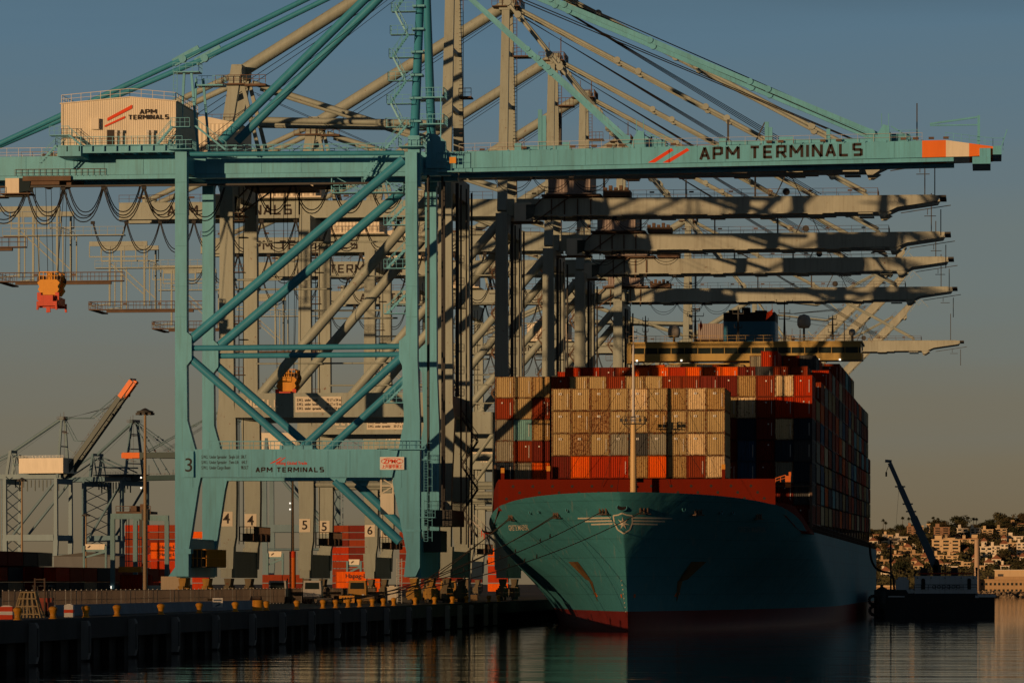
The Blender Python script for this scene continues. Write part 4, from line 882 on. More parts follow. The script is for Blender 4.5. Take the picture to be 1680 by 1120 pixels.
for px, py, rr in ((1106,543,1.15),(1319,528,1.25),(1398,546,.6)):
    x = PX(px,BYY+4)-SX; z = ZY(py,SX,BYY+4); m = MB(); m.lathe((x,BYY-516,z-rr),[(.05,0),(rr*.75,.05),(rr,rr*.5),(rr,rr*1.3),(rr*.75,rr*1.85),(.05,rr*2.1)],16); m.build('radar_dome', paint('dome_paint',(.5,.48,.45),.4), br)
    m = MB(); m.tube((x,BYY-516,zb1),(x,BYY-516,z-rr),.2,8); m.build('dome_post', DARKS, br)
x = PX(1268,BYY+6)-SX; z = ZY(517,SX,BYY+6); m = MB(); m.add([(x,BYY-514,z+1.2),(x-1.1,BYY-514.2,z+.3),(x-1.3,BYY-514,z-.9),(x-.1,BYY-514,z+.1)],[(0,1,2,3)]); m.build('red_flag', REDP, br)
m = MB(); x = PX(1150,BYY+4)-SX; z = ZY(535,SX,BYY+4); m.add([(x,BYY-516,z+1.3),(x-.3,BYY-516,z+.2),(x-.1,BYY-516,z-1),(x+.3,BYY-516,z+.1)],[(0,1,2,3)]); m.build('small_flag', REDP, br)
m = MB()
for z in (0,.7,1.4): m.path([(PX(1290,BYY+5)-SX,BYY-515,ZY(523,SX,BYY)+z),(PX(1398,BYY+5)-SX,BYY-515,ZY(540,SX,BYY)+z)],.03,4)
m.path([(PX(1059,BYY+5)-SX,BYY-515,ZY(522,SX,BYY)),(PX(1106,BYY)-SX,BYY-515,ZY(558,SX,BYY))],.03,4); m.build('aerial_wire', CABLE, br)

# ---------------------------------------------------------------- containers
CW, CH_, CL = 2.44, 2.84, 12.19
CCOL = {'beige':(.52,.39,.19),'grey':(.33,.31,.24),'cream':(.74,.57,.33),'tan':(.46,.30,.12),'rusty':(.42,.25,.11),'brown':(.30,.045,.012),'maroon':(.19,.022,.012),
        'red':(.50,.040,.004),'orange':(.85,.13,.003),'teal':(.20,.42,.44),'blue':(.04,.10,.19),'navy':(.03,.045,.07),'charcoal':(.08,.085,.09)}
CM = {k: paint('container_'+k, c, .55, .10, {'rusty':.85,'beige':.25,'tan':.5,'cream':.35}.get(k,.12), .6, grime=.5, rs=2.0) for k, c in CCOL.items()}
CF = {k: paint('container_frame_'+k, tuple(x*.6 for x in c), .6, .25, .95 if k in ('rusty','beige','tan','cream','grey') else .25, .9, rs=2.2) for k, c in CCOL.items()}
def cor(m, p, q, zlo, zhi, n, dep, nx, ny):
    """trapezoid corrugated wall from p to q"""
    pts = []
    for i in range(n):
        for u, d in ((0,0),(.3,0),(.5,1),(.8,1)):
            f = (i+u)/n; pts.append((p[0]+(q[0]-p[0])*f-nx*d*dep, p[1]+(q[1]-p[1])*f-ny*d*dep))
    pts.append(q)
    for a, b in zip(pts, pts[1:]): m.add([(a[0],a[1],zlo),(b[0],b[1],zlo),(b[0],b[1],zhi),(a[0],a[1],zhi)], [(0,1,2,3)])
def cmesh(L, H, door, nm, ends=True):
    w = CW/2; m = MB(); z0, z1 = .14, H-.1; e = .05
    if door:
        m.box(-w+.12,-.02,e,e+.05,z0,z1); m.box(.02,w-.12,e,e+.05,z0,z1); m.box(-w+.1,w-.1,e+.05,e+.1,z0,z1)
        for k in range(4): z = z0+.35+k*(z1-z0-.6)/3; m.box(-w+.2,w-.2,e-.025,e,z,z+.05)
    else: cor(m,(-w+.1,e+.0),(w-.1,e),z0,z1,8,.11,0,-1)
    nl = 34 if L > 10 else 17
    cor(m,(w-e,.1),(w-e,L-.1),z0,z1,nl,.07,1,0); cor(m,(-w+e,L-.1),(-w+e,.1),z0,z1,nl,.07,-1,0); m.box(-w+.1,w-.1,L-.12,L-.05,z0,z1); m.add([(-w+.05,.05,H-.03),(w-.05,.05,H-.03),(w-.05,L-.05,H-.03),(-w+.05,L-.05,H-.03)],[(0,1,2,3)])
    m.add([(-w+.05,.05,.1),(-w+.05,L-.05,.1),(w-.05,L-.05,.1),(w-.05,.05,.1)],[(0,1,2,3)])
    body = m
    f = MB()
    for s in (-1,1):
        for y in (0,L-.14): f.box(s*w-(.12 if s > 0 else 0), s*w+(.12 if s < 0 else 0), y, y+.14, .12, H-.12)
        for z in (0,H-.12):
            for y in (-.02,L-.16): f.box(s*w-(.18 if s > 0 else .01), s*w+(.18 if s < 0 else .01), y, y+.18, z, z+.12)
        f.box(s*w-(.08 if s > 0 else 0), s*w+(.08 if s < 0 else 0), .14, L-.14, H-.1, H-.01); f.box(s*w-(.08 if s > 0 else 0), s*w+(.08 if s < 0 else 0), .14, L-.14, .02, .16)
    for z in (.02,H-.11):
        for y in (.01,L-.11): f.box(-w+.18,w-.18,y,y+.1,z,z+.1)
    if door:
        for x in (-.85,-.3,.3,.85): f.tube((x,0,.15),(x,0,H-.15),.03,6)
    return body, f
CPROTO = {}
def cproto(kind):
    if kind in CPROTO: return CPROTO[kind]
    L, H, d = {'end':(CL,CH_,0),'door':(CL,CH_,1),'short':(6.06,2.59,0)}[kind]
    b, f = cmesh(L,H,d,kind); ob = b.build('body', CM['beige']); of = f.build('frame', CF['beige']); CPROTO[kind] = (ob.data, of.data)
    bpy.data.objects.remove(ob); bpy.data.objects.remove(of); return CPROTO[kind]
def container(x, y, z, col, kind, label, group, rz=0, frame=True):
    bd, fd = cproto(kind)
    r = bpy.data.objects.new('shipping_container', bd); COL.objects.link(r); r.location = (x,y,z); r.rotation_euler.z = rz
    r.material_slots[0].link = 'OBJECT'; r.material_slots[0].material = CM[col]; tag(r, label, 'container', group)
    if frame:
        f = bpy.data.objects.new('frame', fd); COL.objects.link(f); f.parent = r; f.material_slots[0].link = 'OBJECT'; f.material_slots[0].material = CF[col]
    return r
PLQ = MB().box(-.2,.2,-.012,0,-.13,.13).build('placard', WHITE); plq_me = PLQ.data; bpy.data.objects.remove(PLQ)
IDM = MB(); [IDM.box(-.05,.05,-.006,0,-.9+k*.13,-.82+k*.13) for k in range(13)]; IDM = IDM.build('id_marks', WHITE); idm_me = IDM.data; bpy.data.objects.remove(IDM)
DPQ = MB().box(-.045,.0,-.006,0,-.09,.09).box(.05,.1,-.006,0,-.09,.09).box(.0,.05,-.006,0,-.02,.02).build('placard_figure', BLACKP); dpq_me = DPQ.data; bpy.data.objects.remove(DPQ)
def placard(r, x=-.1, z=2.15, plain=False):
    p = bpy.data.objects.new('placard', plq_me); COL.objects.link(p); p.parent = r; p.location = (x,-.02,z)
    if not plain:
        q_ = bpy.data.objects.new('placard_figure', dpq_me); COL.objects.link(q_); q_.parent = p; q_.location = (0,-.013,0)
PITCH = 2.50
# bay list: front Y, base z, tiers for 17 columns (starboard to port)
B1 = 547.6; Z1 = ZY(784,SX,B1); 
def ordn(k):
    L_ = ['first','second','third','fourth','fifth','sixth','seventh','eighth','ninth','tenth','eleventh','twelfth','thirteenth','fourteenth','fifteenth','sixteenth','seventeenth','eighteenth','nineteenth','twentieth']
    return L_[k] if k < 20 else 'twenty-'+L_[k-20] if k < 29 else 'thirtieth' if k == 29 else 'thirty-'+L_[k-30]
f1 = [['beige','beige','tan','beige','cream','beige','tan','cream','tan'],
      ['beige','tan','rusty','beige','beige','tan','beige','beige','beige'],
      ['beige','rusty','beige','grey','charcoal','grey','beige','cream','beige'],
      ['maroon','orange','red','red','tan','orange','tan','brown','cream']]
rn = ['topmost','second','third','lowest']
RH = (ZY(636,SX,B1)-Z1)/4
sc_h = RH-.05
for j in range(4):
    for i in range(9):
        x = PX(904.5+i*31.65+15.8,B1)
        c = f1[j][i]; r = container(x, B1, Z1+(3-j)*RH, c, 'end', f'{c} {"speckled with rust " if c in ("rusty","tan","cream") else "weathered " if j<3 else ""}container, {ordn(i)} from left in the {rn[j]} row behind the foremast', 'containers in the front stack')
        r.scale = (1,1,sc_h/CH_)
        if j < 3: placard(r)
        if (i*3+j*5) % 4 == 0: q_ = bpy.data.objects.new('id_marks', idm_me); COL.objects.link(q_); q_.parent = r; q_.location = (.85,-.03,1.4)
occ = []; 
hidden = MB()
pal_l = ['brown','maroon','beige','red','charcoal','navy','tan','grey','brown','red','blue','cream','maroon','orange','brown','teal']
bays = [(568.5,13.6,[7]*17)]
yy = 583.5; zb_ = 13.8
prof = {1:[6,7,7,7,7,7,7,7,7,6,7,7,7,7,7,6,6], 2:[7]*17, 3:[7,7,8,8,8,8,8,8,8,8,8,8,8,8,8,8,7], 4:[7,8,8,8,8,8,8,8,8,8,8,8,8,9,8,8,8]}
for k in range(1,19):
    z_b = 13.8+.11*k
    if k <= 4: t = prof[k]
    elif k <= 9: t = [8,8]+[R.choice((8,9,9)) for _ in range(12)]+[9,9,9]
    elif k <= 12: t = [8]*14+[9,8,9]
    else: t = [8]*14+[8,8,8]
    if k in (5,6): t = [8]*12+[9]*4+[8]
    if k in (12,14): t = t[:16]+[8]
    if k >= 18: t = [5]*17
    if 782 < yy < 828: t = [0,0]+[0]*13+[8,8] 
    bays.append((yy, z_b, t)); yy += 14.4 if k != 6 else 15
    if yy > 850: break
RH2 = 2.87
SPEC = {(0,16):['red','red','navy','charcoal','navy','charcoal','maroon'],(0,15):['cream','red','cream','navy','grey','maroon','navy'],(0,14):['brown','brown','maroon','maroon','maroon','navy','maroon'],
        (0,13):['tan','cream','navy','blue','blue','maroon','navy'],(0,0):['beige','brown','grey','grey','navy','charcoal','maroon'],(0,1):['beige','beige','teal','brown','grey','navy','maroon'],(0,2):['tan','brown','tan','maroon','orange','red','maroon']}
cov = {}
def covered(px, py): return cov.get((int(px//2), int(py//2)), False)
def fill(x0, x1, y0, y1):
    for a in range(int(x0//2), int(x1//2)+1):
        for b in range(int(y0//2), int(y1//2)+1): cov[(a,b)] = True
fill(905,1188,637,784); fill(818,1272,786,830); 
nvis = 0; cand = []
for bi, (Y, zb__, tiers) in enumerate(bays):
    here = []
    for ci, n in enumerate(tiers):
        for rr_ in range(n):
            x = SX+(ci-8)*PITCH; z = zb__+rr_*RH2
            a = PROJ(x-CW/2,Y,z+CH_); b = PROJ(x+CW/2,Y,z); vis = 0
            for u in (.08,.3,.5,.7,.92):
                for v in (.06,.3,.6,.92):
                    if not covered(a[0]+(b[0]-a[0])*u, a[1]+(b[1]-a[1])*v): vis += 1
            side = ci == 16 or tiers[ci+1] <= rr_
            vs_ = 0
            if side:
                for yv in (2,6,10):
                    for v in (.1,.5,.9):
                        p = PROJ(x+CW/2,Y+yv,z+CH_*v)
                        if not covered(*p): vs_ += 1
            d = -HB
            below = PROJ(x,Y,z+CH_)[1] > 872 and ci > 12
            here.append((a,b,ci,rr_,n,vis,vs_,x,z,below))
    for (a,b,ci,rr_,n,vis,vs_,x,z,below) in here:
        if bi == 0 and z+CH_ < 18.6 and 2 < ci < 16: vis = vs_ = 0
        if vis >= 1 or vs_ >= 2:
            cand.append((vis/20*(b[0]-a[0])*(b[1]-a[1])+vs_/9*30, bi, Y, ci, rr_, n, x, z))
        else: hidden.box(x-1.2,x+1.2,Y+.05,Y+CL-.1,z+.02,z+CH_-.02)
    for (a,b,ci,rr_,n,vis,vs_,x,z,below) in here:
        fill(a[0]+.5,b[0]-.5,a[1]+1,b[1]-1)
        q1 = PROJ(x+CW/2,Y+CL,z+CH_)
        if q1[0] > b[0]: fill(b[0],q1[0],max(a[1],q1[1]),b[1])
cand.sort(reverse=True)
print('visible ship containers', len(cand)+36)
LIM = 300-36-22
for s_, bi, Y, ci, rr_, n, x, z in cand[:LIM]:
    t_top = n-1-rr_
    if (bi,ci) in SPEC: c = SPEC[(bi,ci)][min(t_top,6)]
    elif bi == 0: c = R.choice(['brown','maroon','navy','beige'])
    elif bi in (2,3) and t_top <= 1 and ci < 13: c = R.choice(['red','orange','brown','maroon','orange','red'])
    elif bi == 4 and t_top == 0: c = R.choice(['red','cream','beige','red','tan'])
    else: c = R.choice(pal_l)
    if bi == 9 and ci == 16 and t_top < 1: c = 'teal'
    kind = 'door' if R.random() < .12 else 'end'
    tier = ordn(rr_)+' tier'
    r = container(x, Y, z, c, kind, f'{c} container, {tier}, {ordn(ci)} column from the quay, {ordn(bi+1)} stack row from the bow', 'containers stacked on the ship', frame=s_ > 60)
    if s_ > 150 and R.random() < .75:
        q_ = bpy.data.objects.new('id_marks', idm_me); COL.objects.link(q_); q_.parent = r; q_.location = (.82,-.03,1.5)
    if c in ('brown','red','maroon','orange') and s_ > 200 and R.random() < .8: 
        p = bpy.data.objects.new('placard', plq_me); COL.objects.link(p); p.parent = r; p.location = (R.choice((.1,-.3,.4)),-.03,R.choice((2.2,2.1,.5))); p.scale = (.45,1,.7)
for s_, bi, Y, ci, rr_, n, x, z in cand[LIM:]: hidden.box(x-1.2,x+1.2,Y+.05,Y+CL-.1,z+.02,z+CH_-.02)
h_ = hidden.build('stacked_containers', CM['charcoal']); tag(h_, 'mass of further containers packed deep in the ship stacks', 'containers', None, 'stuff')
# lashing bridges between the bays, side rails
m = MB()
for bi, (Y, zb__, t) in enumerate(bays):
    for x in (-HB+.15, HB-.45):
        m.box(x,x+.3,Y-1.3,Y-1.0,ZDK,ZDK+9); m.box(x,x+.3,Y-.4,Y-.1,ZDK,ZDK+6)
    m.box(-HB+.2,HB-.2,Y-1.2,Y-1.1,ZDK,ZDK+1); m.box(-HB+.1,HB-.1,Y-1.3,Y-.3,ZDK+6,ZDK+6.12)
m.v = [(a,b-520,c) for a,b,c in m.v]; m.rail([(HB-.1,50,ZDK),(HB-.1,350,ZDK)],1.1,2.4,.03)
m.build('lashing_bridge', RUSTY, ship)
# mooring lines with resting birds
ROPE = paint('brown_rope', (.20,.12,.07), .9, .2)
def rope(p, q, sag, label, n=18, r=.055):
    m = MB(); p = Vector(p); q = Vector(q); pts = []
    for i in range(n+1):
        u = i/n; c = p.lerp(q,u); c.z -= sag*4*u*(1-u); pts.append(c)
    m.path([c-p for c in pts], r, 6); o = m.build('mooring_line', ROPE, None, p); tag(o, label, 'rope', 'mooring lines from the bow'); return pts
def chk(px): return min(CH, key=lambda c: abs(c[1]-px))[0]
EX = -70.9; DK = 3.35
l1 = rope(chk(991), (EX,462,DK+.9), 1.6, 'mooring line with birds, from the fairlead left of the star shield to the quay')
l2 = rope(chk(1055), (EX,452,DK+.9), 2.2, 'mooring line from the fairlead right of the star shield down to a quay bollard')
l3 = rope(chk(914), (EX,488,DK+.9), 1.0, 'mooring line from the fairlead above the rusty anchor pocket to the quay')
l4 = rope(chk(840), (EX,512,DK+.9), .4, 'steep mooring line from the leftmost fairlead of the bow to the quay')
rope(Vector(chk(840))+Vector((.3,0,0)), (EX,505,DK+.9), .4, 'second steep mooring line beside the steepest one at the left of the bow')
rope(Vector(chk(914))+Vector((.3,0,0)), (EX,474,DK+.9), 1.2, 'thin mooring line close under the one above the rusty anchor pocket')
BIRD = paint('dark_feathers', (.02,.018,.016), .8)
bm_ = MB(); prof_ = [(.01,-.2),(.05,-.14),(.085,-.02),(.08,.08),(.045,.15),(.055,.2),(.045,.25),(.01,.28)]
bm_.lathe((0,0,.22), prof_, 10); bm_.add([(-.03,0,.1),(.03,0,.1),(0,-.14,-.1)],[(0,1,2)]); bm_.tube((.03,0,.46),(.11,0,.45),.015,5)
b0 = bm_.build('resting_bird', BIRD); k = 0
BP = [(l1,.22),(l1,.26),(l1,.36),(l1,.42),(l1,.47),(l1,.56),(l1,.66),(l2,.37),(l2,.41),(l2,.46),(l2,.6),(l2,.66),(l2,.72)]
for k, (ln, u) in enumerate(BP):
    o = b0 if k == 0 else b0.copy(); 
    if k: COL.objects.link(o)
    i = int(u*18); c = ln[i].lerp(ln[i+1], u*18-i); o.location = c-Vector((0,0,.0)); o.scale = (1.2,1.2,1.0)
    kk = k if ln is l1 else k-7; tag(o, f'small dark bird, {ordn(kk)} from the ship on the rope {"left" if ln is l1 else "right"} of the star shield', 'bird', 'birds resting on the mooring lines')
# ================================================================ water, quay and quay furniture
def water_mat():
    m = bpy.data.materials.new('harbour_water'); m.use_nodes = True; t = m.node_tree; N = t.nodes; L = t.links; b = N['Principled BSDF']
    b.inputs['Base Color'].default_value = (.006,.012,.014,1); b.inputs['Roughness'].default_value = .035; b.inputs['IOR'].default_value = 1.33
    tc = N.new('ShaderNodeTexCoord'); prev = None
    for sc, di, st in (((.10,.42,1),.042,1),((.55,1.6,1),.006,1),((.02,.09,1),.12,1)):
        mp = N.new('ShaderNodeMapping'); mp.inputs['Scale'].default_value = sc; L.new(tc.outputs['Object'], mp.inputs[0])
        n = N.new('ShaderNodeTexNoise'); n.inputs['Scale'].default_value = 1; n.inputs['Detail'].default_value = 3; L.new(mp.outputs[0], n.inputs[0])
        bu = N.new('ShaderNodeBump'); bu.inputs['Distance'].default_value = di; bu.inputs['Strength'].default_value = st; L.new(n.outputs[0], bu.inputs['Height'])
        if prev: L.new(prev.outputs[0], bu.inputs['Normal'])
        prev = bu
    L.new(prev.outputs[0], b.inputs['Normal']); return m
o = MB(); o.add([(-6000,-200,0),(6000,-200,0),(6000,12000,0),(-6000,12000,0)],[(0,1,2,3)]); o = o.build('water', water_mat()); tag(o, None, None, None, 'structure')
# added ridge, unseen behind the camera, hides part of the sun from low things
m = MB(); n = 40; ux, uy = -sin(SUN_AZ), -cos(SUN_AZ); RD = 10000; RT = 27+RD*tan(SUN_EL)
for i in range(n):   # two slopes of the added ridge
    a = -9000+18000*i/n; b = -9000+18000*(i+1)/n
    P_ = lambda t, d, z: (ux*d-uy*t, uy*d+ux*t, z)
    m.add([P_(a,RD-2600,0),P_(b,RD-2600,0),P_(b,RD,RT),P_(a,RD,RT)],[(0,1,2,3)]); m.add([P_(a,RD,RT),P_(b,RD,RT),P_(b,RD+2600,0),P_(a,RD+2600,0)],[(0,1,2,3)])
tag(m.build('sun_dimming_ridge', paint('sun_ridge_brown',(.06,.05,.03),.95)), kind='structure')
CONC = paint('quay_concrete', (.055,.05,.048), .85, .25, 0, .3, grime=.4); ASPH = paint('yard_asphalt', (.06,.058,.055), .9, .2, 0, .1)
QX = -70.2
o = MB(); o.add([(-5000,100,DK),(QX,100,DK),(QX,6000,DK),(-5000,6000,DK)],[(0,1,2,3)]); tag(o.build('terminal_ground', ASPH), kind='structure')
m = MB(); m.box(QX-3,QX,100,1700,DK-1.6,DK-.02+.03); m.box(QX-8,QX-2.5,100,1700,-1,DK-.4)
for k in range(60): y = 240+k*6.1; m.box(QX-2.4,QX-1.8,y,y+.6,-1,DK-1.5)
m.build('quay', CONC)['kind'] = 'structure'
RUB = paint('grey_fender_rubber', (.30,.27,.25), .8, .2)
fz = [MB(), 0]; f = MB(); f.prism([(0,-2.9),(.5,-2.9),(.6,-2.5),(.6,-.15),(.45,.1),(0,.1)],-.4,.4); f0 = f.build('quay_fender', RUB)
g = MB(); g.box(.6,.66,-.36,.36,-2.4,-.3); g0 = g.build('face_panel', paint('dark_face_panel',(.06,.055,.055),.7), f0)
NF = 0
for k, Y in enumerate([YX(p, QX+.5) for p in (60,145,222,292,358,418,467,515,557,600,638,674,707,737,757,776,800,815)]):
    if k == 0: o = f0
    else: o = f0.copy(); COL.objects.link(o); gg = g0.copy(); COL.objects.link(gg); gg.parent = o
    o.location = (QX, Y, DK-.3)
    tag(o, f'grey vertical fender on the quay face, {ordn(k)} from the left edge', 'fender', 'fenders along the quay face')
# bollards
b_ = MB(); b_.lathe((0,0,0),[(.34,0),(.34,.05),(.24,.1),(.22,.35),(.27,.55),(.34,.68),(.35,.78),(.28,.88),(.12,.95),(.01,.96)],18); bl0 = b_.build('mooring_bollard', YELLOW)
BL = [29,87,141,192,264,327,386,437,487,530,551,571,590,611,629,646,681,713,742,765,802,818]
for k, p in enumerate(BL):
    o = bl0 if k == 0 else bl0.copy()
    if k: COL.objects.link(o)
    o.location = (QX-.75, YX(p, QX-.75), DK); o.rotation_euler.z = k; tag(o, f'yellow mooring bollard on the quay edge, {ordn(k) if k < 20 else ["twenty-first","twenty-second"][k-20]} from the left', 'bollard', 'yellow bollards along the quay')
o = MB(); o.lathe((0,0,0),[(.55,0),(.55,1.0),(.5,1.04),(.01,1.05)],20); 
for z in (.3,.7): o.lathe((0,0,0),[(.55,z-.03),(.58,z),(.55,z+.03)],20)
o = o.build('yellow_drum', YELLOW, None, (QX-1.2,YX(423,QX-1.2),DK)); tag(o,'wide yellow drum with ribs standing between the bollards','drum')
# concrete barrier run
m = MB(); BX = -76.2
ya, yb_ = YX(88,BX), YX(425,BX); n = 22
for k in range(n):
    y0 = ya+(yb_-ya)*k/n; y1 = ya+(yb_-ya)*(k+1)/n-.06
    m.add([(BX-.35,y0,0),(BX+.35,y0,0),(BX+.12,y0,.92),(BX-.12,y0,.92),(BX-.35,y1,0),(BX+.35,y1,0),(BX+.12,y1,.92),(BX-.12,y1,.92)],[(0,1,2,3),(7,6,5,4),(1,5,6,2),(2,6,7,3),(3,7,4,0)])
m.v = [(x-BX,y-ya,z) for x,y,z in m.v]; tag(m.build('concrete_barrier', paint('barrier_blue_grey',(.22,.27,.33),.8,.15,grime=.3), None, (BX,ya,DK)), 'long low blue grey barrier behind the yellow bollards', 'barrier')
# steel fence
m = MB(); FX = -93.0; ya, yb_ = 395, 640
for k in range(int((yb_-ya)/2.5)): y = ya+k*2.5; m.beam((0,y-ya,0),(0,y-ya,2.05),.09)
fp = m.build('steel_fence', GALV, None, (FX,ya,DK)); tag(fp,'long steel mesh fence running along the quay behind the barrier','fence')
m = MB()
for k in range(int((yb_-ya)/.32)): y = k*.32; m.beam((0,y,.1),(0,y,1.95),.10,.10)
for z in (.15,1.0,1.9): m.beam((0,0,z),(0,yb_-ya,z),.04)
m.build('fence_panel', paint('fence_brown_steel',(.16,.12,.09),.6,.2), fp)
# red and white barricades
for k, (p0, p1, py) in enumerate(((0,22,1006),(106,121,1003))):
    X = -73; Y = YX((p0+p1)/2, X); w_ = (p1-p0)*Y/F
    m = MB(); m.box(-w_/2,w_/2,-.25,.25,0,.95); o = m.build('plastic_barricade', WHITE if k else REDP, None, (X,Y,DK)); tag(o, 'red and white water barricade beside the leftmost bollard' if k == 0 else 'white barricade with a red band, between second and third bollard', 'barricade', None)
    m = MB(); m.box(-w_/2-.01,w_/2+.01,-.27,.27,.35,.6); m.build('band', REDP if k else WHITE, o)
    m = MB(); m.prism([(-w_/2,.95),(-w_/2+.25,1.05),(w_/2-.25,1.05),(w_/2,.95)],-.1,.1); m.build('top_ridge', WHITE, o)
# lobster-pot like pile of timber frames and a forklift
m = MB(); X = -74.5; Y = YX(44,X)
for s in (-1,-.5,0,.5,1): m.beam((s*1.1,0,0),(s*.55,.4,2.0),.13); m.beam((s*1.1,1.2,0),(s*.55,.8,2.0),.13)
for z in (.3,.9,1.5): m.beam((-1.1+z*.25,.05,z),(1.1-z*.25,.05,z),.1)
m.box(-.6,.6,.3,.9,1.95,2.05); tag(m.build('timber_trestle', paint('pale_timber',(.40,.30,.16),.8,.2), None, (X,Y,DK)), 'stack of pale timber trestles behind the leftmost bollard', 'trestle')
X = -76.5; Y = YX(68,X); fk = empty('forklift', (X,Y,DK), 'parked forklift with dark cage cab behind the second bollard', 'forklift')
m = MB(); m.box(-.6,.7,-.7,1.5,.45,1.15); m.prism([(-.55,1.1),(.6,1.1),(.7,1.5),(-.5,1.5)],1.0,1.6); m.build('body', paint('faded_red_paint',(.35,.06,.03),.6,.2,.3), fk)
m = MB()
for x in (-.55,.65):
    for y in (-.5,1.0): m.beam((x,y,1.1),(x,y,2.5),.08)
m.box(-.65,.75,-.6,1.1,2.45,2.52); m.build('cage', DARKS, fk)
m = MB(); m.beam((-.35,-.85,.1),(-.35,-.85,3.1),.12); m.beam((.45,-.85,.1),(.45,-.85,3.1),.12); m.beam((-.35,-.85,3.0),(.45,-.85,3.0),.1); m.box(-.4,-.25,-2,-.85,.15,.2); m.box(.3,.45,-2,-.85,.15,.2); m.build('mast', RUSTY, fk)
for x in (-.6,.6):
    for y in (-.35,1.15): w_ = MB(); w_.tube((x-.12,y,.32),(x+.12,y,.32),.32,16); w_.build('wheel', BLACKP, fk)
# notice sign, electrical cabinet, ladder, on-quay pieces
X = -75.2; Y = YX(357,X); m = MB(); m.box(-.5,.5,0,.05,.35,1.25); o = m.build('notice_board', WHITE, None, (X,Y,DK)); tag(o,'small white notice board on the blue grey barrier','sign'); m = MB(); m.box(-.4,.4,-.01,0,.95,1.1); m.box(-.35,.3,-.01,0,.75,.85); m.prism([(-.3,.45),(.2,.7),(.35,.6),(-.1,.42)],-.01,0); m.build('printed_marks', paint('blue_grey_ink',(.08,.12,.18),.6), o); m = MB(); m.beam((0,.08,0),(0,.08,1.0),.08); m.build('post', GALV, o)
X = -79; Y = YX(644,X); m = MB(); m.box(-.72,.72,0,1.2,.45,2.1); o = m.build('electrical_cabinet', CREAM, None, (X,Y,DK)); tag(o,'pale electrical cabinet beside the waterside leg of the nearest crane','cabinet'); m = MB(); m.box(-.8,.8,-.05,1.3,2.1,2.2); m.box(-.5,.2,.2,.8,2.2,2.35); m.build('lid', CREAM, o); m = MB(); m.box(-.75,-.55,-.02,1.2,0,.45); m.box(.55,.75,-.02,1.2,0,.45); m.build('stand', GALV, o); MB().box(-.3,.1,-.02,0,1.2,1.25).build('handle', DARKS, o)
X = -77.4; Y = YX(655,X); m = MB()
for x in (-.32,.32): m.beam((x,0,0),(x,0,5.9),.09)
for k in range(18): m.beam((-.32,0,.3+k*.32),(.32,0,.3+k*.32),.05)
m.beam((-.32,.3,2),(-.32,.3,5.9),.06); m.beam((.32,.3,2),(.32,.3,5.9),.06); m.box(-.5,.9,-.1,.9,1.9,2.0); tag(m.build('access_ladder', GALV, None, (X,Y,DK)), 'tall galvanised ladder leaning up beside the pale electrical cabinet', 'ladder')
X = -78.5; Y = YX(569,X); m = MB(); m.box(-.95,.95,0,.08,.3,1.15); o = m.build('yellow_board', YELLOW, None, (X,Y,DK)); tag(o,'yellow board with black bars between close set bollards','sign'); m = MB()
for k in range(4): m.box(-.6+k*.34,-.42+k*.34,-.01,0,.45,.95)
m.build('black_bars', BLACKP, o); m = MB(); m.beam((-.8,.1,0),(-.8,.1,.4),.08); m.beam((.8,.1,0),(.8,.1,.4),.08); m.build('stand', DARKS, o)
# a pickup truck and small works near the legs
def lightmast(px, Y, ztop_px, rad, label, band=None):
    X = PX(px,Y); h = ZY(ztop_px,X,Y)-DK; r = empty('light_mast',(X,Y,DK),label,'light mast','high light masts in the yard')
    m = MB(); m.tube((0,0,0),(0,0,h),rad,12,rad*.55); m.build('pole', paint('brown_pole_paint',(.28,.20,.12),.6,.1), r)
    m = MB(); m.lathe((0,0,h-.9),[(.3,0),(1.3,.3),(1.45,.55),(.8,.7),(.3,1.0),(.01,1.1)],16)
    for k in range(8): a = k*pi/4; m.box(1.3*cos(a)-.25,1.3*cos(a)+.25,1.3*sin(a)-.2,1.3*sin(a)+.2,h-.95,h-.6)
    m.build('lamp_crown', DARKS, r)
    if band: m = MB(); m.tube((0,0,0),(0,0,band),rad*1.7,12); m.build('protective_sleeve', ORANGE, r); m = MB(); m.tube((0,0,band),(0,0,band+1.1),rad*1.72,12); m.build('red_band', REDP, r)
    return r
lm = lightmast(238,690,671,.36,'tall brown light mast with a flat lamp crown, left of the nearest crane')
for z_, s in ((783,-1),(800,-1)): p = PT(233,z_,690); m = MB(); m.box(-.75,-.58,-.2,.2,p.z-DK-.12,p.z-DK+.12); m.build('lit_floodlamp', LAMP, lm)
lm = lightmast(480,720,772,.33,'light mast with an orange foot and red band, seen through the nearest crane portal',7.0)
for z_ in (825,835): p = PT(476,z_,720); m = MB(); m.box(-.52,-.36,-.2,.2,p.z-DK-.12,p.z-DK+.12); m.build('lit_floodlamp', LAMP, lm)
lightmast(36,1250,784,.4,'slim light mast among the far crane legs at the left edge')
lightmast(141,1500,842,.4,'short looking distant light mast left of the yard gantry')
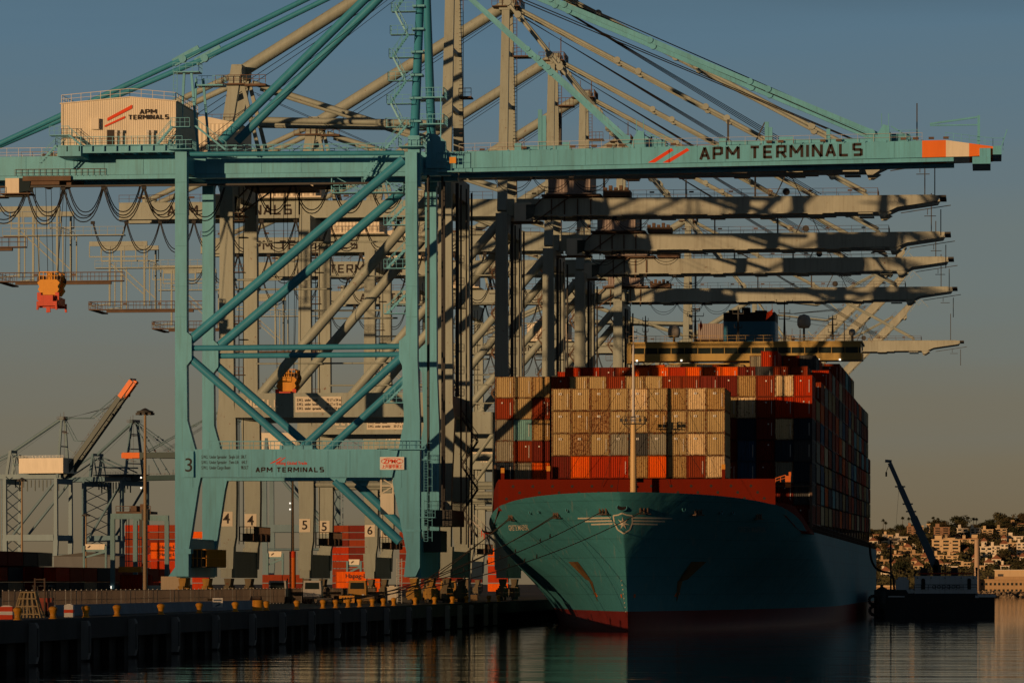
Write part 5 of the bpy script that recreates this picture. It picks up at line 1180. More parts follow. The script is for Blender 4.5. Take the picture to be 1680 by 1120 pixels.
# spreaders
def spreader(px, py, Y, ropes_top, label, sc=1.0):
    p = PT(px,py,Y); r = empty('spreader',(p.x,p.y,p.z),label,'spreader','lifting spreaders hanging from cranes')
    m = MB()
    for y in (-1.5,1.5):
        m.prism([(-1.5,.7),(-1.2,.2),(-1.4,-.2),(-.9,-.9),(.9,-.9),(1.4,-.2),(1.2,.2),(1.5,.7),(1.1,1.1),(-1.1,1.1)], y-.5, y+.5)
    m.box(-.35,.35,-1.4,1.4,1.0,2.0); m.rail([(-1.2,-1.9,1.1),(1.3,-1.9,1.1),(1.3,2,1.1)],1.0,.5,.05); m.build('headblock', YELLOW, r)
    m = MB()
    for x in (-1.0,1.0):
        for y in (-1.6,1.6): m.tube((x,y-.15,1.1),(x,y+.15,1.1),.6,14)
    m.build('sheave', RUSTY, r)
    m = MB(); m.box(-.8,.8,-3,3,-1.9,-1.0); m.box(-1.3,1.3,-2.2,2.2,-2.2,-1.2); m.box(-1.35,1.35,-3.1,-2.8,-2.4,-1.8); m.box(-1.35,1.35,2.8,3.1,-2.4,-1.8); m.box(-.5,.5,-2.4,-2.2,-1.7,-1.1)
    for x in (-1.2,1.2):
        for y in (-2.9,2.9): m.beam((x,y,-2.1),(x*1.05,y,-2.9),.25,.3)
        m.box(x-.25,x+.25,-2.3,-1.9,-1.6,-.6)
    m.box(-1.25,1.25,-2.4,-2.2,-2.6,-1.5); m.beam((0,-2.3,-2.2),(.1,-2.3,-3.2),.5,.3); m.build('spreader_frame', paint('spreader_red_paint',(.62,.07,.03),.5,.15,.2,grime=.3), r)
    m = MB(); H_ = ropes_top-p.z
    for x, y, dx in ((-1.3,-1.5,-.6),(-.2,-1.4,-.3),(1.0,-1.5,1.0),(1.4,1.5,.3),(.5,1.5,.3),(-.1,1.4,-.3)): m.path([(x,y,1),(x+dx,y,H_)],.04,5)
    m.build('hoist_rope', CABLE, r)
spreader(85,474,549,ZY(305,-120,549),'yellow and red spreader hanging from the nearest crane at left, in front of the sky')
spreader(473,632,584,GZ+2,'yellow and red spreader hanging low behind the brace tubes of the nearest crane')
# ================================================================ container yard on the left
nyard = 0
def block(px0, px1, X, tiers, cols, grp, seed):
    global nyard
    rr = random.Random(seed); Y = YX(px0, X); Y1 = YX(px1, X); k = 0
    n = int(abs(Y1-Y)/12.6)
    lst = []
    for k in range(n):
        for t in range(tiers): lst.append((X-1.22, min(Y,Y1)+k*12.6, DK+t*2.87, rr.choice(cols), k, t))
    return lst
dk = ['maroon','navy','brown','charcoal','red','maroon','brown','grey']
tn = ['bottom','middle','top']
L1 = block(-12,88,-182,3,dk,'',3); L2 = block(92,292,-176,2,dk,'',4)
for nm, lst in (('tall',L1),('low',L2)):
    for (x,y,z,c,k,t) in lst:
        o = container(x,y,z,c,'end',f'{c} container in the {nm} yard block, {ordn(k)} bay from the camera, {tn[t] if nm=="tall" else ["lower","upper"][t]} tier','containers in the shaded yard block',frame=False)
# stacks behind the first row (their tops catch the sun) as one mass
m = MB(); rr = random.Random(9)
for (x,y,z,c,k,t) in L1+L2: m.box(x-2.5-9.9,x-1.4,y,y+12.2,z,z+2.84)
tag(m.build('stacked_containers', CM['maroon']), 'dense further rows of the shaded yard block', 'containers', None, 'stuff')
# lit stacks, long sides toward the camera
def wall(px0, px1, py0, py1, Y, h, cols, grp, seed, wpx=None, lett=None):
    rr = random.Random(seed); wl = 12.19; x0 = PX(px0,Y); x1 = PX(px1,Y); z1 = ZY(py0,x0,Y)
    nt = max(1,round((z1-DK)/h)); nx = max(1, round((x1-x0)/6.1)); out = []
    for i in range(nx):
        for t in range(nt):
            c = rr.choice(cols)
            zt_ = PROJ(x0+i*6.1,Y,DK+(t+.9)*h)[1]
            if zt_ > 972: continue
            out.append(container(x0+i*6.12+6.06, Y+1.22, DK+t*h, c, 'short', f'{c} container, {ordn(min(i,19))} from left, {ordn(t)} tier, in the {grp}', 'containers in the '+grp, rz=pi/2, frame=False)); out[-1].scale = (1,1,h/2.6*.985)
    return out
rd = ['brown','maroon','brown','red','maroon','brown','maroon']
wall(205,291,866,0,1500,2.6,rd,'red wall beside the yard gantry',1)
wall(315,350,870,0,1480,2.6,['red','orange','cream','maroon'],'stack between the first crane legs',2)
wall(430,500,935,0,1250,2.6,['red','brown','maroon','brown'],'stack behind the orange footed mast',3)
wall(545,604,858,0,1520,2.6,rd,'stack right of the legs marked 5',4)
wall(655,668,870,0,1500,2.6,rd,'stack behind the waterside leg',5)
wall(800,818,896,0,1250,2.6,['orange','red'],'orange stack under the bow overhang',6)
wall(690,790,925,0,1250,2.6,['maroon','brown','navy'],'dark low stack behind the moored bow',7)
for dz, lab in ((0,'lower'),(1,'upper')):
    X = PX(552,1150); Z = DK+dz*2.9
    o = container(X+12.19, 1150, Z, 'orange', 'end', f'orange Hapag container seen side on between legs 5 and 6, {lab} one' if False else f'orange long container seen side on between the legs marked 5 and 6, {lab}', 'orange containers seen side on', rz=pi/2, frame=True)
    if dz: text('Hapag-Lloyd', 1.75, BLACKP, o, (-1.23,9.6,1.6), 'lettering', rot=(pi/2,0,-pi/2), bold=.02)
for k, (px, py) in enumerate(((248,897),(248,909))):
    X = PX(px,1300); o = container(X+12.19, 1300, ZY(py,X,1300)-1.4, 'orange', 'end', f'bright orange container right of the yard gantry, {["upper","lower"][k]} of two', 'bright orange containers by the yard gantry', rz=pi/2)
    text('Hapag-Lloyd', 1.5, BLACKP, o, (-1.23,9.4,1.4), 'lettering', rot=(pi/2,0,-pi/2), bold=.02)
m = MB(); X = PX(248,1300); zt2 = ZY(909,X,1300)-1.4
for k in range(int((zt2-DK)/2.87)): container(X+12.19,1300,DK+k*((zt2-DK)/max(1,int((zt2-DK)/2.87))),'red','end',f'red container under the bright orange pair, {["bottom","second","third","fourth"][k]} one','bright orange containers by the yard gantry',rz=pi/2,frame=False)
# clutter on the quay apron: yard tractors, reels and pallets between the crane rails
TRC = [paint('tractor_white',(.5,.48,.44),.5,.1,.05,grime=.3), paint('tractor_yellow',(.45,.22,.03),.5,.1,.1,grime=.4)]
def tractor(px, X, k, label):
    Y = YX(px, X); r = empty('yard_tractor',(X,Y,DK),label,'yard tractor','yard tractors on the quay apron',0)
    m = MB(); m.prism([(-1.2,.9),(1.2,.9),(1.2,2.0),(1.1,3.0),(-1.1,3.0),(-1.2,2.0)],0,1.6); m.build('cab', TRC[k], r)
    MB().prism([(-.95,1.9),(.95,1.9),(.9,2.75),(-.9,2.75)],-.03,0).build('windscreen', GLASS, r)
    m = MB(); m.box(-1.15,1.15,-.1,5.2,.6,.9); m.box(-.9,.9,1.7,2.6,.9,1.9); m.beam((1.0,2.0,.9),(1.0,2.0,3.3),.16); m.build('chassis', DARKS, r)
    m = MB(); m.box(-1.2,1.2,4.6,17,1.2,1.5); m.build('trailer_bed', RUSTY, r)
    for y in (.6,4.2,14,15.4):
        for x in (-.95,.95): MB().tube((x-.2,y,.5),(x+.2,y,.5),.5,14).build('wheel', BLACKP, r)
    for x in (-.8,.8): MB().box(x-.15,x+.15,-.14,-.1,1.0,1.2).build('headlight', WHITE, r)
tractor(512, -88, 0, 'white yard tractor with flat trailer beside the legs marked 5')
tractor(586, -84, 1, 'yellow yard tractor with flat trailer between the legs marked 5 and 6')
tractor(455, -94, 0, 'white yard tractor with flat trailer left of the orange footed mast')
tractor(735, -82, 1, 'yellow yard tractor right of the nearest crane waterside leg')
cr = random.Random(4)
for k, (px, X) in enumerate(((420,-84),(532,-81),(602,-80),(622,-86),(668,-77),(705,-78),(724,-77.5),(752,-78),(775,-78),(700,-85),(335,-98),(350,-90))):
    Y = YX(px,X); m = MB(); a = cr.uniform(.5,1.0)
    if k % 3 == 0: 
        m.tube((-.5,0,a),(.5,0,a),a*.75,16); m.tube((-.6,0,a),(-.5,0,a),a,18); m.tube((.5,0,a),(.6,0,a),a,18); o = m.build('cable_drum', RUSTY, None, (X,Y,DK)); nm = 'brown cable drum'; ct = 'cable drum'
    elif k % 3 == 1: 
        m.box(-.9,.9,0,1.4,.15,a*1.6); m.box(-.95,.95,-.05,1.45,0,.12); m.box(-.7,.2,-.02,0,.4,a*1.3); o = m.build('equipment_box', TRC[1] if k > 5 else DARKS, None, (X,Y,DK)); nm = 'yellow equipment box' if k > 5 else 'dark equipment box'; ct = 'equipment box'
    else:
        for z in range(3): m.box(-.8,.8,0,1.0,z*.32,z*.32+.04); m.box(-.8,.8,0,1.0,z*.32+.2,z*.32+.26); m.box(-.7,.7,.1,.9,z*.32+.04,z*.32+.2)
        o = m.build('pallet_stack', paint('pallet_timber',(.25,.17,.09),.9,.3), None, (X,Y,DK)); nm = 'low stack of timber pallets'; ct = 'pallets'
    tag(o, f'{nm} on the apron, {ordn(sorted([a_[0] for a_ in ((420,),(532,),(602,),(622,),(668,),(705,),(724,),(752,),(775,),(700,),(335,),(350,))]).index(px))} piece of clutter from the left', ct)
# rubber tyred yard gantry carrying a container
YG = 815; xg = PX(214.5,YG); gs = DEP(xg,YG)/F; g = empty('yard_gantry', (xg,YG,DK), 'teal rubber tyred yard gantry straddling a red container', 'yard gantry')
zz = lambda py: ZY(py,xg,YG)-DK
GT = paint('gantry_teal_paint',(.12,.25,.30),.5,.12,.1,grime=.3)
for x in (-30,24):
    for y in (0,22): m = MB(); m.box(x*gs-.42,x*gs+.42,y-.4,y+.4,1.5,zz(851)); m.build('leg', GT, g)
for y in (0,22): m = MB(); m.box(-33*gs,27*gs,y-.5,y+.5,zz(851),zz(842)); m.build('cross_girder', GT, g)
for x in (-30,24): m = MB(); m.box(x*gs-.5,x*gs+.5,.5,21.5,1.2,2.2); m.build('sill_beam', GT, g)
m = MB(); m.box(-30*gs,28*gs,3,10,zz(842),zz(838)); m.rail([(-30*gs,3,zz(838)),(28*gs,3,zz(838))],1.0,1.2,.06); m.box(-4*gs,6*gs,2,6,zz(838),zz(829)); m.box(12*gs,18*gs,2,6,zz(838),zz(826)); m.build('trolley', RUSTY, g)
m = MB(); m.box(20*gs,30*gs,-1.2,1.2,zz(853),zz(835)); m.box(13*gs,19*gs,1,2.5,zz(880),zz(852)); m.build('operator_cab', DARKS, g)
m = MB()
for x in (-14,-10,8,12): m.beam((x*gs,4,zz(842)),(x*gs,4,zz(930)),.12)
m.build('hoist_rope', CABLE, g)
m = MB(); m.box(-24*gs,14*gs,2,6.5,zz(938),zz(929)); m.build('spreader_bar', YELLOW, g)
for x in (-30,24):
    for y in (0,22):
        for d in (-.9,.9): m = MB(); m.tube((x*gs-.35,y+d,.75),(x*gs+.35,y+d,.75),.75,16); m.build('wheel', BLACKP, g)
m = MB(); m.box(-32*gs,-31*gs,-.9,-.6,1.6,2.1); m.box(25*gs,26*gs,-.9,-.6,1.6,2.1); m.build('headlight', LAMP, g)
o = container(xg+26*gs, YG+5.3, DK+max(.2,zz(967)), 'red', 'short', 'red container hanging side on inside the teal yard gantry', 'container in the yard gantry', rz=pi/2); o.scale = (1,1,1.15)
m = MB(); m.rail([(xg+32*gs,YG,zz(922)+DK),(xg+32*gs,YG+8,zz(922)+DK)],1,1); 
# small white gantries and sheds
def smallg(px0, px1, py, Y, label):
    X0, X1 = PX(px0,Y), PX(px1,Y); zt = ZY(py,X0,Y)-DK; w_ = X1-X0; r = empty('straddle_carrier',(X0,Y,DK),label,'straddle carrier','straddle carriers in the yard')
    s = DEP(X0,Y)/F
    m = MB(); m.prism([(3*s,zt-9*s),(w_-3*s,zt-9*s),(w_-2*s,zt),(2*s,zt)],-.1,.3); sg = m.build('top_panel', CREAM, r)
    for k in range(5): m2 = MB(); m2.beam(((6+k*5)*s,-.15,zt-6*s),((10+k*5)*s,-.15,zt-3*s),.3); m2.build('stencil_mark', RUSTY, sg) if k < 1 else None
    for x in (0,w_): m = MB(); m.box(x-1.5*s,x+1.5*s,-.5,.5,.5,zt-3*s); m.build('leg', GT, r)
    m = MB(); m.beam((0,.3,zt-22*s),(w_,.3,zt-12*s),.5); m.box(0,w_,0,.6,zt-12*s,zt-9*s); m.build('beam', GT, r)
    for x in (0,w_): m = MB(); m.tube((x-.4,0,.6),(x+.4,0,.6),.6,14); m.build('wheel', BLACKP, r)
smallg(138,174,892,1150,'straddle carrier with a lit cream panel left of the yard gantry')
smallg(439,464,904,1300,'straddle carrier with a cream panel behind the legs marked 4')
smallg(570,592,917,1300,'straddle carrier with a cream panel between the legs marked 5 and 6')
Y = 1650; X0, X1 = PX(88,Y), PX(196,Y); z1 = ZY(912,X0,Y)-DK; wh = MB(); wh.box(0,X1-X0,0,60,0,z1); wh = wh.build('warehouse', paint('grey_shed_cladding',(.12,.13,.14),.7,.1), None, (X0,Y,DK)); tag(wh,'long low grey warehouse behind the left yard block','warehouse')
m = MB(); m.prism([(-1,z1),((X1-X0)/2,z1+1.6),(X1-X0+1,z1)],-.5,60.5); m.build('roof', DARKS, wh); m = MB()
for k in range(8): m.box(3+k*3.1,5+k*3.1,-.05,0,0,4.2)
m.build('door', DARKS, wh)
# the long cream shed/truck trailer left of the first leg foot
X = PX(264,620); Y = 620; r = empty('truck_trailer',(X,Y,DK),'pale box trailer parked left of the nearest crane leg foot','trailer'); s = DEP(X,Y)/F
z0, z1 = .9, ZY(945,X,Y)-DK
m = MB(); m.box(0,32*s,0,8,z0,z1); m.build('box_body', paint('pale_trailer_paint',(.45,.36,.25),.6,.06,grime=.2), r); m = MB(); m.box(.2,32*s-.2,0,8,.6,.88); m.build('chassis', DARKS, r)
for y in (1,2.4,6.8): m = MB(); m.tube((.3,y,.5),(32*s-.3,y,.5),.5,14); m.build('wheel_axle', BLACKP, r)
# loading gangway beside the bow on the quay
r = empty('gangway', (PX(790,600),600,DK), 'galvanised gangway stairs leaning toward the bow over the quay', 'gangway'); m = MB(); a = PT(776,855,600); b = PT(818,893,600); c0_ = Vector(r.location)
stair(m, b-c0_, a-c0_, 1.2); m.build('flight', GALV, r); m = MB(); a2 = PT(776,800,600)-c0_; m.beam(a-c0_,PT(768,856,600)-c0_,.4); m.beam(PT(795,862,600)-c0_,PT(806,903,600)-c0_,.2); m.beam(PT(770,856,600)-c0_,Vector((PX(770,600)-c0_.x,0,0)),.3); m.build('support', GALV, r)
m = MB(); b3 = PT(803,893,600)-c0_; m.rail([PT(790,880,600)-c0_,b3],1.1,.5,.06); m.build('handrail', REDP, r)

# ================================================================ bunkering barge on the right
Yb = 748; xb0, xb1 = PX(1430,Yb), PX(1632,Yb); bg_ = empty('crane_barge', ((xb0+xb1)/2,Yb,0), 'dark bunkering barge with white deckhouse alongside the ship at right', 'barge')
s = DEP(xb0,Yb)/F; X0 = -(xb1-xb0)/2; bx = lambda px: PX(px,Yb)-(xb0+xb1)/2; bz = lambda py: ZY(py,-15,Yb)
BH = paint('barge_black_hull',(.035,.033,.035),.6,.2,.2); BW = paint('barge_white_paint',(.82,.84,.86),.55,.06,grime=.3)
m = MB(); m.prism([(bx(1434),-.5),(bx(1632),-.5),(bx(1632),bz(975)),(bx(1604),bz(975)),(bx(1600),bz(973)),(bx(1490),bz(973)),(bx(1486),bz(967)),(bx(1434),bz(967))],0,70); m.build('hull', BH, bg_)
m = MB(); m.box(bx(1604),bx(1634),-.4,6,bz(979),bz(975)); m.box(bx(1600),bx(1606),-.3,.5,bz(980),bz(976)); m.box(bx(1457),bx(1484),-.2,0,bz(979),bz(977)); m.build('deck_edge', BW, bg_)
for k, (px, py, rr_) in enumerate(((1433,978,1.1),(1433,1003,1.0),(1441,1006,1.1),(1438,990,1.0))): m = MB(); 
for px, py in ((1433,984),(1434,1001),(1444,1004)):
    m = MB(); c = Vector((bx(px),-.5,bz(py))); n = 14
    m.path([c+Vector((.75*cos(2*pi*i/n),0,.75*sin(2*pi*i/n))) for i in range(n+1)], .28, 8); m.build('tyre_fender', BLACKP, bg_)
m = MB(); m.lathe((bx(1447),1,bz(970)),[(1.2,-2.0),(1.2,0),(.8,.6),(.1,.9)],12); m.box(bx(1444),bx(1449),0,1,bz(964),bz(958)); m.build('winch_cover', DARKS, bg_)
m = MB(); m.box(bx(1500),bx(1603),4,14,bz(973),bz(944)); dh = m.build('deckhouse', BW, bg_)
m = MB(); m.box(bx(1469),bx(1490),3,8,bz(972),bz(950)); m.box(bx(1472),bx(1487),3,7,bz(950),bz(946)); m.build('pump_house', BW, bg_)
for px in (1514,1590): m = MB(); m.box(bx(px-3),bx(px+3),3.9,4,bz(966),bz(950)); m.tube((bx(px),3.88,bz(951)),(bx(px),3.98,bz(951)),3*s,12); m.build('doorway', BLACKP, dh)
for px in (1520.5,1581): m = MB(); m.box(bx(px-2.6),bx(px+2.6),3.7,3.8,bz(967),bz(950)); m.build('open_door', BW, dh)
m = MB(); m.rail([(bx(1500),1,bz(967)),(bx(1603),1,bz(967))],.9,1.1,.05); m.rail([(bx(1500),4,bz(944)),(bx(1603),4,bz(944))],.7,1.2,.04); m.build('railing', DARKS, bg_)
m = MB()
for k in range(6): m.path([(bx(1532+k*8)+.3*cos(2*pi*i/10),3.9,bz(962)+.3*sin(2*pi*i/10)) for i in range(11)],.05,5)
for px in (1505,1527,1550,1577,1597): m.box(bx(px)-.1,bx(px)+.1,3.85,3.95,bz(948),bz(946.5))
m.build('life_ring_and_ports', DARKS, dh)
m = MB(); m.box(bx(1509),bx(1521),5,9,bz(944),bz(931)); m.box(bx(1560),bx(1571),5,9,bz(944),bz(930)); m.box(bx(1530),bx(1538),5,8,bz(940),bz(926)); m.beam((bx(1550),6,bz(944)),(bx(1550),6,bz(925)),.25); m.beam((bx(1602),5,bz(950)),(bx(1602),5,bz(930)),.3); m.box(bx(1600),bx(1604),4.6,5.4,bz(935),bz(930))
m.build('roof_equipment', DARKS, dh)
m = MB(); m.box(bx(1506),bx(1596),4.5,5,bz(941.5),bz(939)); m.build('red_pipe', REDP, dh)
m = MB(); tipz = PT(1458,756,Yb+7); a = (bx(1537),7,bz(936)); b = (bx(1458),7,bz(757)); A = Vector(a); B = Vector(b)
m.beam(A,A.lerp(B,.5),1.15,1.3); m.beam(A.lerp(B,.48),A.lerp(B,.78),.85,1.0); m.beam(A.lerp(B,.76),B,.6,.75); m.beam(B+Vector((-.8,0,.35)),B+Vector((.35,0,.25)),.5,.5)
for u in (.35,.55,.62,.78): c = A.lerp(B,u); m.box(c.x-.9,c.x+.9,6.6,7.4,c.z-.12,c.z+.12)
bm2 = m.build('crane_boom', paint('blue_grey_boom_paint',(.16,.22,.28),.5,.08), bg_)
m = MB(); m.box(bx(1531),bx(1543),5,9,bz(944),bz(925)); m.prism([(bx(1532),bz(926)),(bx(1541),bz(926)),(bx(1539),bz(918)),(bx(1535),bz(916))],6,8); m.build('crane_pedestal', DARKS, bg_)
m = MB(); m.path([B,B+Vector((-.6,0,-1.6))],.05,5); m.box(B.x-.75,B.x-.45,6.8,7.2,B.z-2.4,B.z-1.6); m.path([A.lerp(B,.8),(bx(1468),7,bz(870))],.02,4); m.build('hook', DARKS, bg_)
m = MB(); pts = [PT(1427,893,Yb+6),PT(1429,915,Yb+5),PT(1436,930,Yb+4),PT(1448,937,Yb+3),PT(1459,939,Yb+3),PT(1465,946,Yb+3),PT(1467,966,Yb+2)]; c_ = Vector(pts[0])
fine = []
for i in range(len(pts)-1):
    p0, p1, p2, p3 = pts[max(i-1,0)], pts[i], pts[i+1], pts[min(i+2,len(pts)-1)]
    for j in range(6): t = j/6; fine.append(.5*((2*p1)+(p2-p0)*t+(2*p0-5*p1+4*p2-p3)*t*t+(3*p1-p0-3*p2+p3)*t**3))
fine.append(pts[-1]); m.path([p-c_ for p in fine], .2, 8); tag(m.build('bunker_hose', BLACKP, None, c_), 'thick black hose looping from the ship side down to the barge', 'hose')
m = MB(); z0 = bz(940); p = PT(1461,885,Yb+2); m.tube((bx(1461),2,bz(972)),(bx(1461),2,bz(885)),.16,8); m.build('mast', DARKS, bg_)

# ================================================================ hillside town on the right
rh = random.Random(21)
def hillz(X, Y):
    u = max(0,min(1,(Y-1760)/760)); ridge = 40+2.5*sin(X*.02)+1.5*sin(X*.053+1)
    return 1.0+2.2*min(1,max(0,(Y-1730)/25))+(ridge-3)*(u**1.15)+.8*sin(X*.09+Y*.02)*min(1,u*5)
m = MB(); NX, NY = 60, 50; vs = []
for j in range(NY+1):
    for i in range(NX+1): X = -150+950*i/NX; Y = 1722+1200*(j/NY)**1.1; vs.append((X,Y,-.5 if j == 0 else hillz(X,Y)))
m.add(vs,[(j*(NX+1)+i,j*(NX+1)+i+1,(j+1)*(NX+1)+i+1,(j+1)*(NX+1)+i) for j in range(NY) for i in range(NX)],True)
tag(m.build('hillside', paint('dry_hill_soil',(.10,.075,.04),.95,.35,0,.05)), kind='structure')
STUC = [paint('stucco_'+n_, c, .8, .06, grime=.12) for n_, c in (('white',(.74,.64,.50)),('cream',(.60,.43,.25)),('sand',(.42,.28,.15)),('pink',(.30,.17,.10)))]
SN = ['white','cream','sand coloured','brown']; TILE = paint('roof_tile',(.22,.09,.05),.85,.2)
def house(px, py, wpx, hpx, mi, label, storeys=None, red=False, bays_=None, flat=True, Yh=None):
    """py is the foot of the house on the picture; the hill depth that meets it is solved for"""
    Y = Yh
    if Y is None:
        Y = 1765
        while Y < 2560:
            X = PX(px,Y)
            if PROJ(X,Y,hillz(X,Y))[1] <= py: break
            Y += 5
    X = PX(px,Y); s = DEP(X,Y)/F; z = hillz(X,Y)-1.5; w_, h = wpx*s, hpx*s+1.5; d = min(14,w_)
    r = empty('house',(X,Y,z),label,'house','houses on the hillside'); st = storeys or max(1,round(hpx*s/3.2)); nb = bays_ or max(2,int(w_/3.6))
    m = MB(); m.box(-w_/2,w_/2,0,d,0,h)
    if wpx > 14: m.box(-w_/2+w_*.1,-w_/2+w_*.35,1,d,h,h+2.2)
    m.build('wall', STUC[mi], r)
    m = MB()
    if flat: m.box(-w_/2-.4,w_/2+.4,-.5,d+.3,h,h+.35)
    else: m.prism([(-w_/2-.5,h),(0,h+2.0),(w_/2+.5,h)],-.4,d+.4)
    m.build('roof', TILE if red or not flat else STUC[mi], r)
    g = MB(); b_ = MB(); fh = (h-1.5)/st
    for k in range(st):
        for j in range(nb):
            x = -w_/2+(j+.5)*w_/nb; zz_ = 1.5+k*fh; ww = w_/nb*.3
            g.box(x-ww,x+ww,-.06,.0,zz_+fh*.3,zz_+fh*.78)
            if (j+k) % 2 == 0 and st > 1: b_.box(x-ww*1.4,x+ww*1.4,-1.1,-.06,zz_+.1,zz_+fh*.26)
    g.build('window', GLASS, r)
    if b_.v: b_.build('balcony', STUC[mi], r)
    return r
HS = [(1497,878,18,14,3,'brown four storey block under the ridge, left of the barge boom',4,0),(1513,880,4,17,1,'narrow pale stair tower between the brown blocks',4,0),(1545,880,26,15,3,'brown four storey block under the ridge, right of the barge boom',4,0),(1523,878,5,18,1,'second pale stair tower of the brown blocks, right one',4,0),
(1572,872,14,5,1,'low cream terrace left of the ridge villas',1,0),(1579,877,18,10,0,'white villa with flat roof just under the ridge',2,0),(1600,880,17,13,0,'white three storey villa with deep balconies',3,0),(1620,881,18,12,1,'cream terraced villa right of the three storey one',3,0),(1643,880,18,13,1,'cream villa with two balconies near the right edge',3,0),(1668,864,24,5,2,'low house with red roof on the ridge at the right edge',1,1),
(1460,893,30,10,0,'long white row house beside the ship stern',2,0),(1478,888,22,7,0,'white flat roofed house above the long row house',1,0),(1444,900,12,7,1,'small cream house closest to the ship stern',2,0),(1571,884,9,4,0,'tiny white house with a pitched roof in the trees',1,2),(1557,893,18,10,1,'cream upper wing of the large apartment block',2,0),(1552,908,46,23,1,'large cream apartment block with rows of balconies in mid slope',4,0),(1540,920,17,9,1,'cream annex below the large apartment block, left one',2,0),(1562,920,20,8,1,'cream annex below the large apartment block, right one',2,0),
(1484,911,22,9,2,'sand coloured two storey house left of the barge boom foot',2,0),(1505,914,22,5,2,'low sand coloured garage beside the two storey house',1,0),(1520,908,12,7,0,'small white house touching the boom line',1,2),(1610,890,40,6,1,'long low cream building with a red roof in mid slope',1,1),(1587,889,20,5,1,'cream low house left of the long red roofed one',1,1),
(1618,917,20,20,0,'white stepped apartment house at right',3,0),(1633,912,18,16,0,'white house behind the stepped apartment house',3,0),(1648,904,14,12,0,'white house with arched top near the right edge',2,2),(1662,907,16,16,1,'cream three storey house near the right edge',3,0),(1676,911,16,20,0,'white tall house cut by the right edge',4,0),(1665,888,26,8,0,'white terrace of houses at the right edge',2,0),(1645,897,10,6,0,'small white gable house above the stepped apartment house',1,2),
(1453,945,16,9,0,'small white quayside house behind the barge mast',2,2),(1440,912,10,8,0,'white cottage by the ship stern in the trees',2,2),(1500,925,10,5,1,'tiny cream cottage low on the slope',1,2),(1468,930,9,5,1,'tiny cottage half hidden by trees near the mast',1,2),(1600,926,10,4,2,'tiny brown cottage below mid slope',1,2),(1530,931,8,4,0,'white cottage just above the barge',1,2)]
for (px,py,w_,h,mi,lb,st,rf) in HS: house(px,py,w_,h,mi,lb,st,rf == 1,None,rf != 2)
hx2 = random.Random(77); placed = [(a[0],a[1],a[2],a[3]) for a in HS]; ne = 0; HL = []
for k in range(900):
    px = hx2.uniform(1432,1690); py = hx2.uniform(876,936); w_ = hx2.uniform(8,17); h = hx2.uniform(4,8)
    if any(abs(px-a)*2 < w_+c-2 and not (py < b-d*.6-1 or py-h*.6 > b) for a,b,c,d in placed): continue
    placed.append((px,py,w_,h)); PLX = (px,py,w_,h); near = min(HS, key=lambda a: (a[0]-px)**2+(a[1]-py)**2)
    mi = hx2.choice((0,0,1,1,2)); rf = hx2.random() < .4; up = 'below' if py > near[1] else 'above'; sd_ = 'left' if px < near[0] else 'right'
    lb_ = f"small {SN[mi]} house {up} and {sd_} of the {' '.join(near[5].split()[:6])}"; lb_ = lb_ if lb_ not in HL else lb_.replace('small','another small') ; lb_ = lb_ if lb_ not in HL else lb_.replace('another small','third small'); HL.append(lb_)
    house(px,py,w_,h,mi,lb_,None,rf,None,hx2.random() < .6); ne += 1
    if ne > 34: break
# waterfront warehouse with two rows of square windows and the pale shed on top
Y = 1745; X0 = PX(1590,Y); s = DEP(X0,Y)/F; WH = paint('warehouse_render',(.42,.27,.14),.8,.08,grime=.3); r = empty('warehouse',(X0,Y,1.0),'long two storey waterfront warehouse with square windows at the right edge','warehouse')
zl = lambda py: ZY(py,X0,Y)-1
m = MB(); m.box(0,140*s,0,20,0,zl(951)); m.build('wall', WH, r); m = MB(); m.box(-1,141*s,-.5,20,zl(951),zl(949.5)); m.box(30*s,110*s,6,20,zl(949.5),zl(945)); m.build('roof', WH, r)
m = MB()
for k in range(20):
    for py in (957.5,968): x = (14+k*7)*s; m.box(x-1.8*s,x+1.8*s,-.08,0,zl(py+2),zl(py-2))
m.build('window', GLASS, r)
Y = 1790; X0 = PX(1632,Y); s = DEP(X0,Y)/F; zl = lambda py: ZY(py,X0,Y)-2; r = empty('warehouse',(X0,Y,2.0),'pale flat warehouse standing above the two storey waterfront one','warehouse'); m = MB(); m.box(0,60*s,0,15,0,zl(935)); m.build('wall', STUC[1], r); m = MB(); m.box(-.5,61*s,-.5,15.5,zl(935),zl(934)); m.build('roof', STUC[0], r); m = MB(); m.box(5*s,14*s,-.1,0,0,zl(941)); m.build('door', DARKS, r)
X0 = PX(1423,1740); s = DEP(X0,1740)/F; r = empty('quay_wall',(X0,1740,0),'sunlit low sea wall between ship stern and barge','sea wall'); m = MB(); m.box(0,46*s,0,10,0,ZY(960,X0,1740)); m.build('wall_face', WH, r); m = MB(); m.box(0,46*s,-.3,0,ZY(960,X0,1740)-.5,ZY(960,X0,1740)+.1); m.build('coping', STUC[1], r)
X0 = PX(1602,1700); r = empty('chimney_tower',(X0,1742,1),'tall slim pale tower rising from the waterfront behind the barge','tower'); m = MB(); zz = ZY(885,X0,1742)-1; m.tube((0,0,0),(0,0,zz),1.15,14,.95); m.build('shaft', paint('tower_concrete',(.45,.32,.22),.8,.06), r); m = MB(); m.tube((0,0,zz),(0,0,zz+.4),1.2,14); m.build('cap', STUC[2], r)
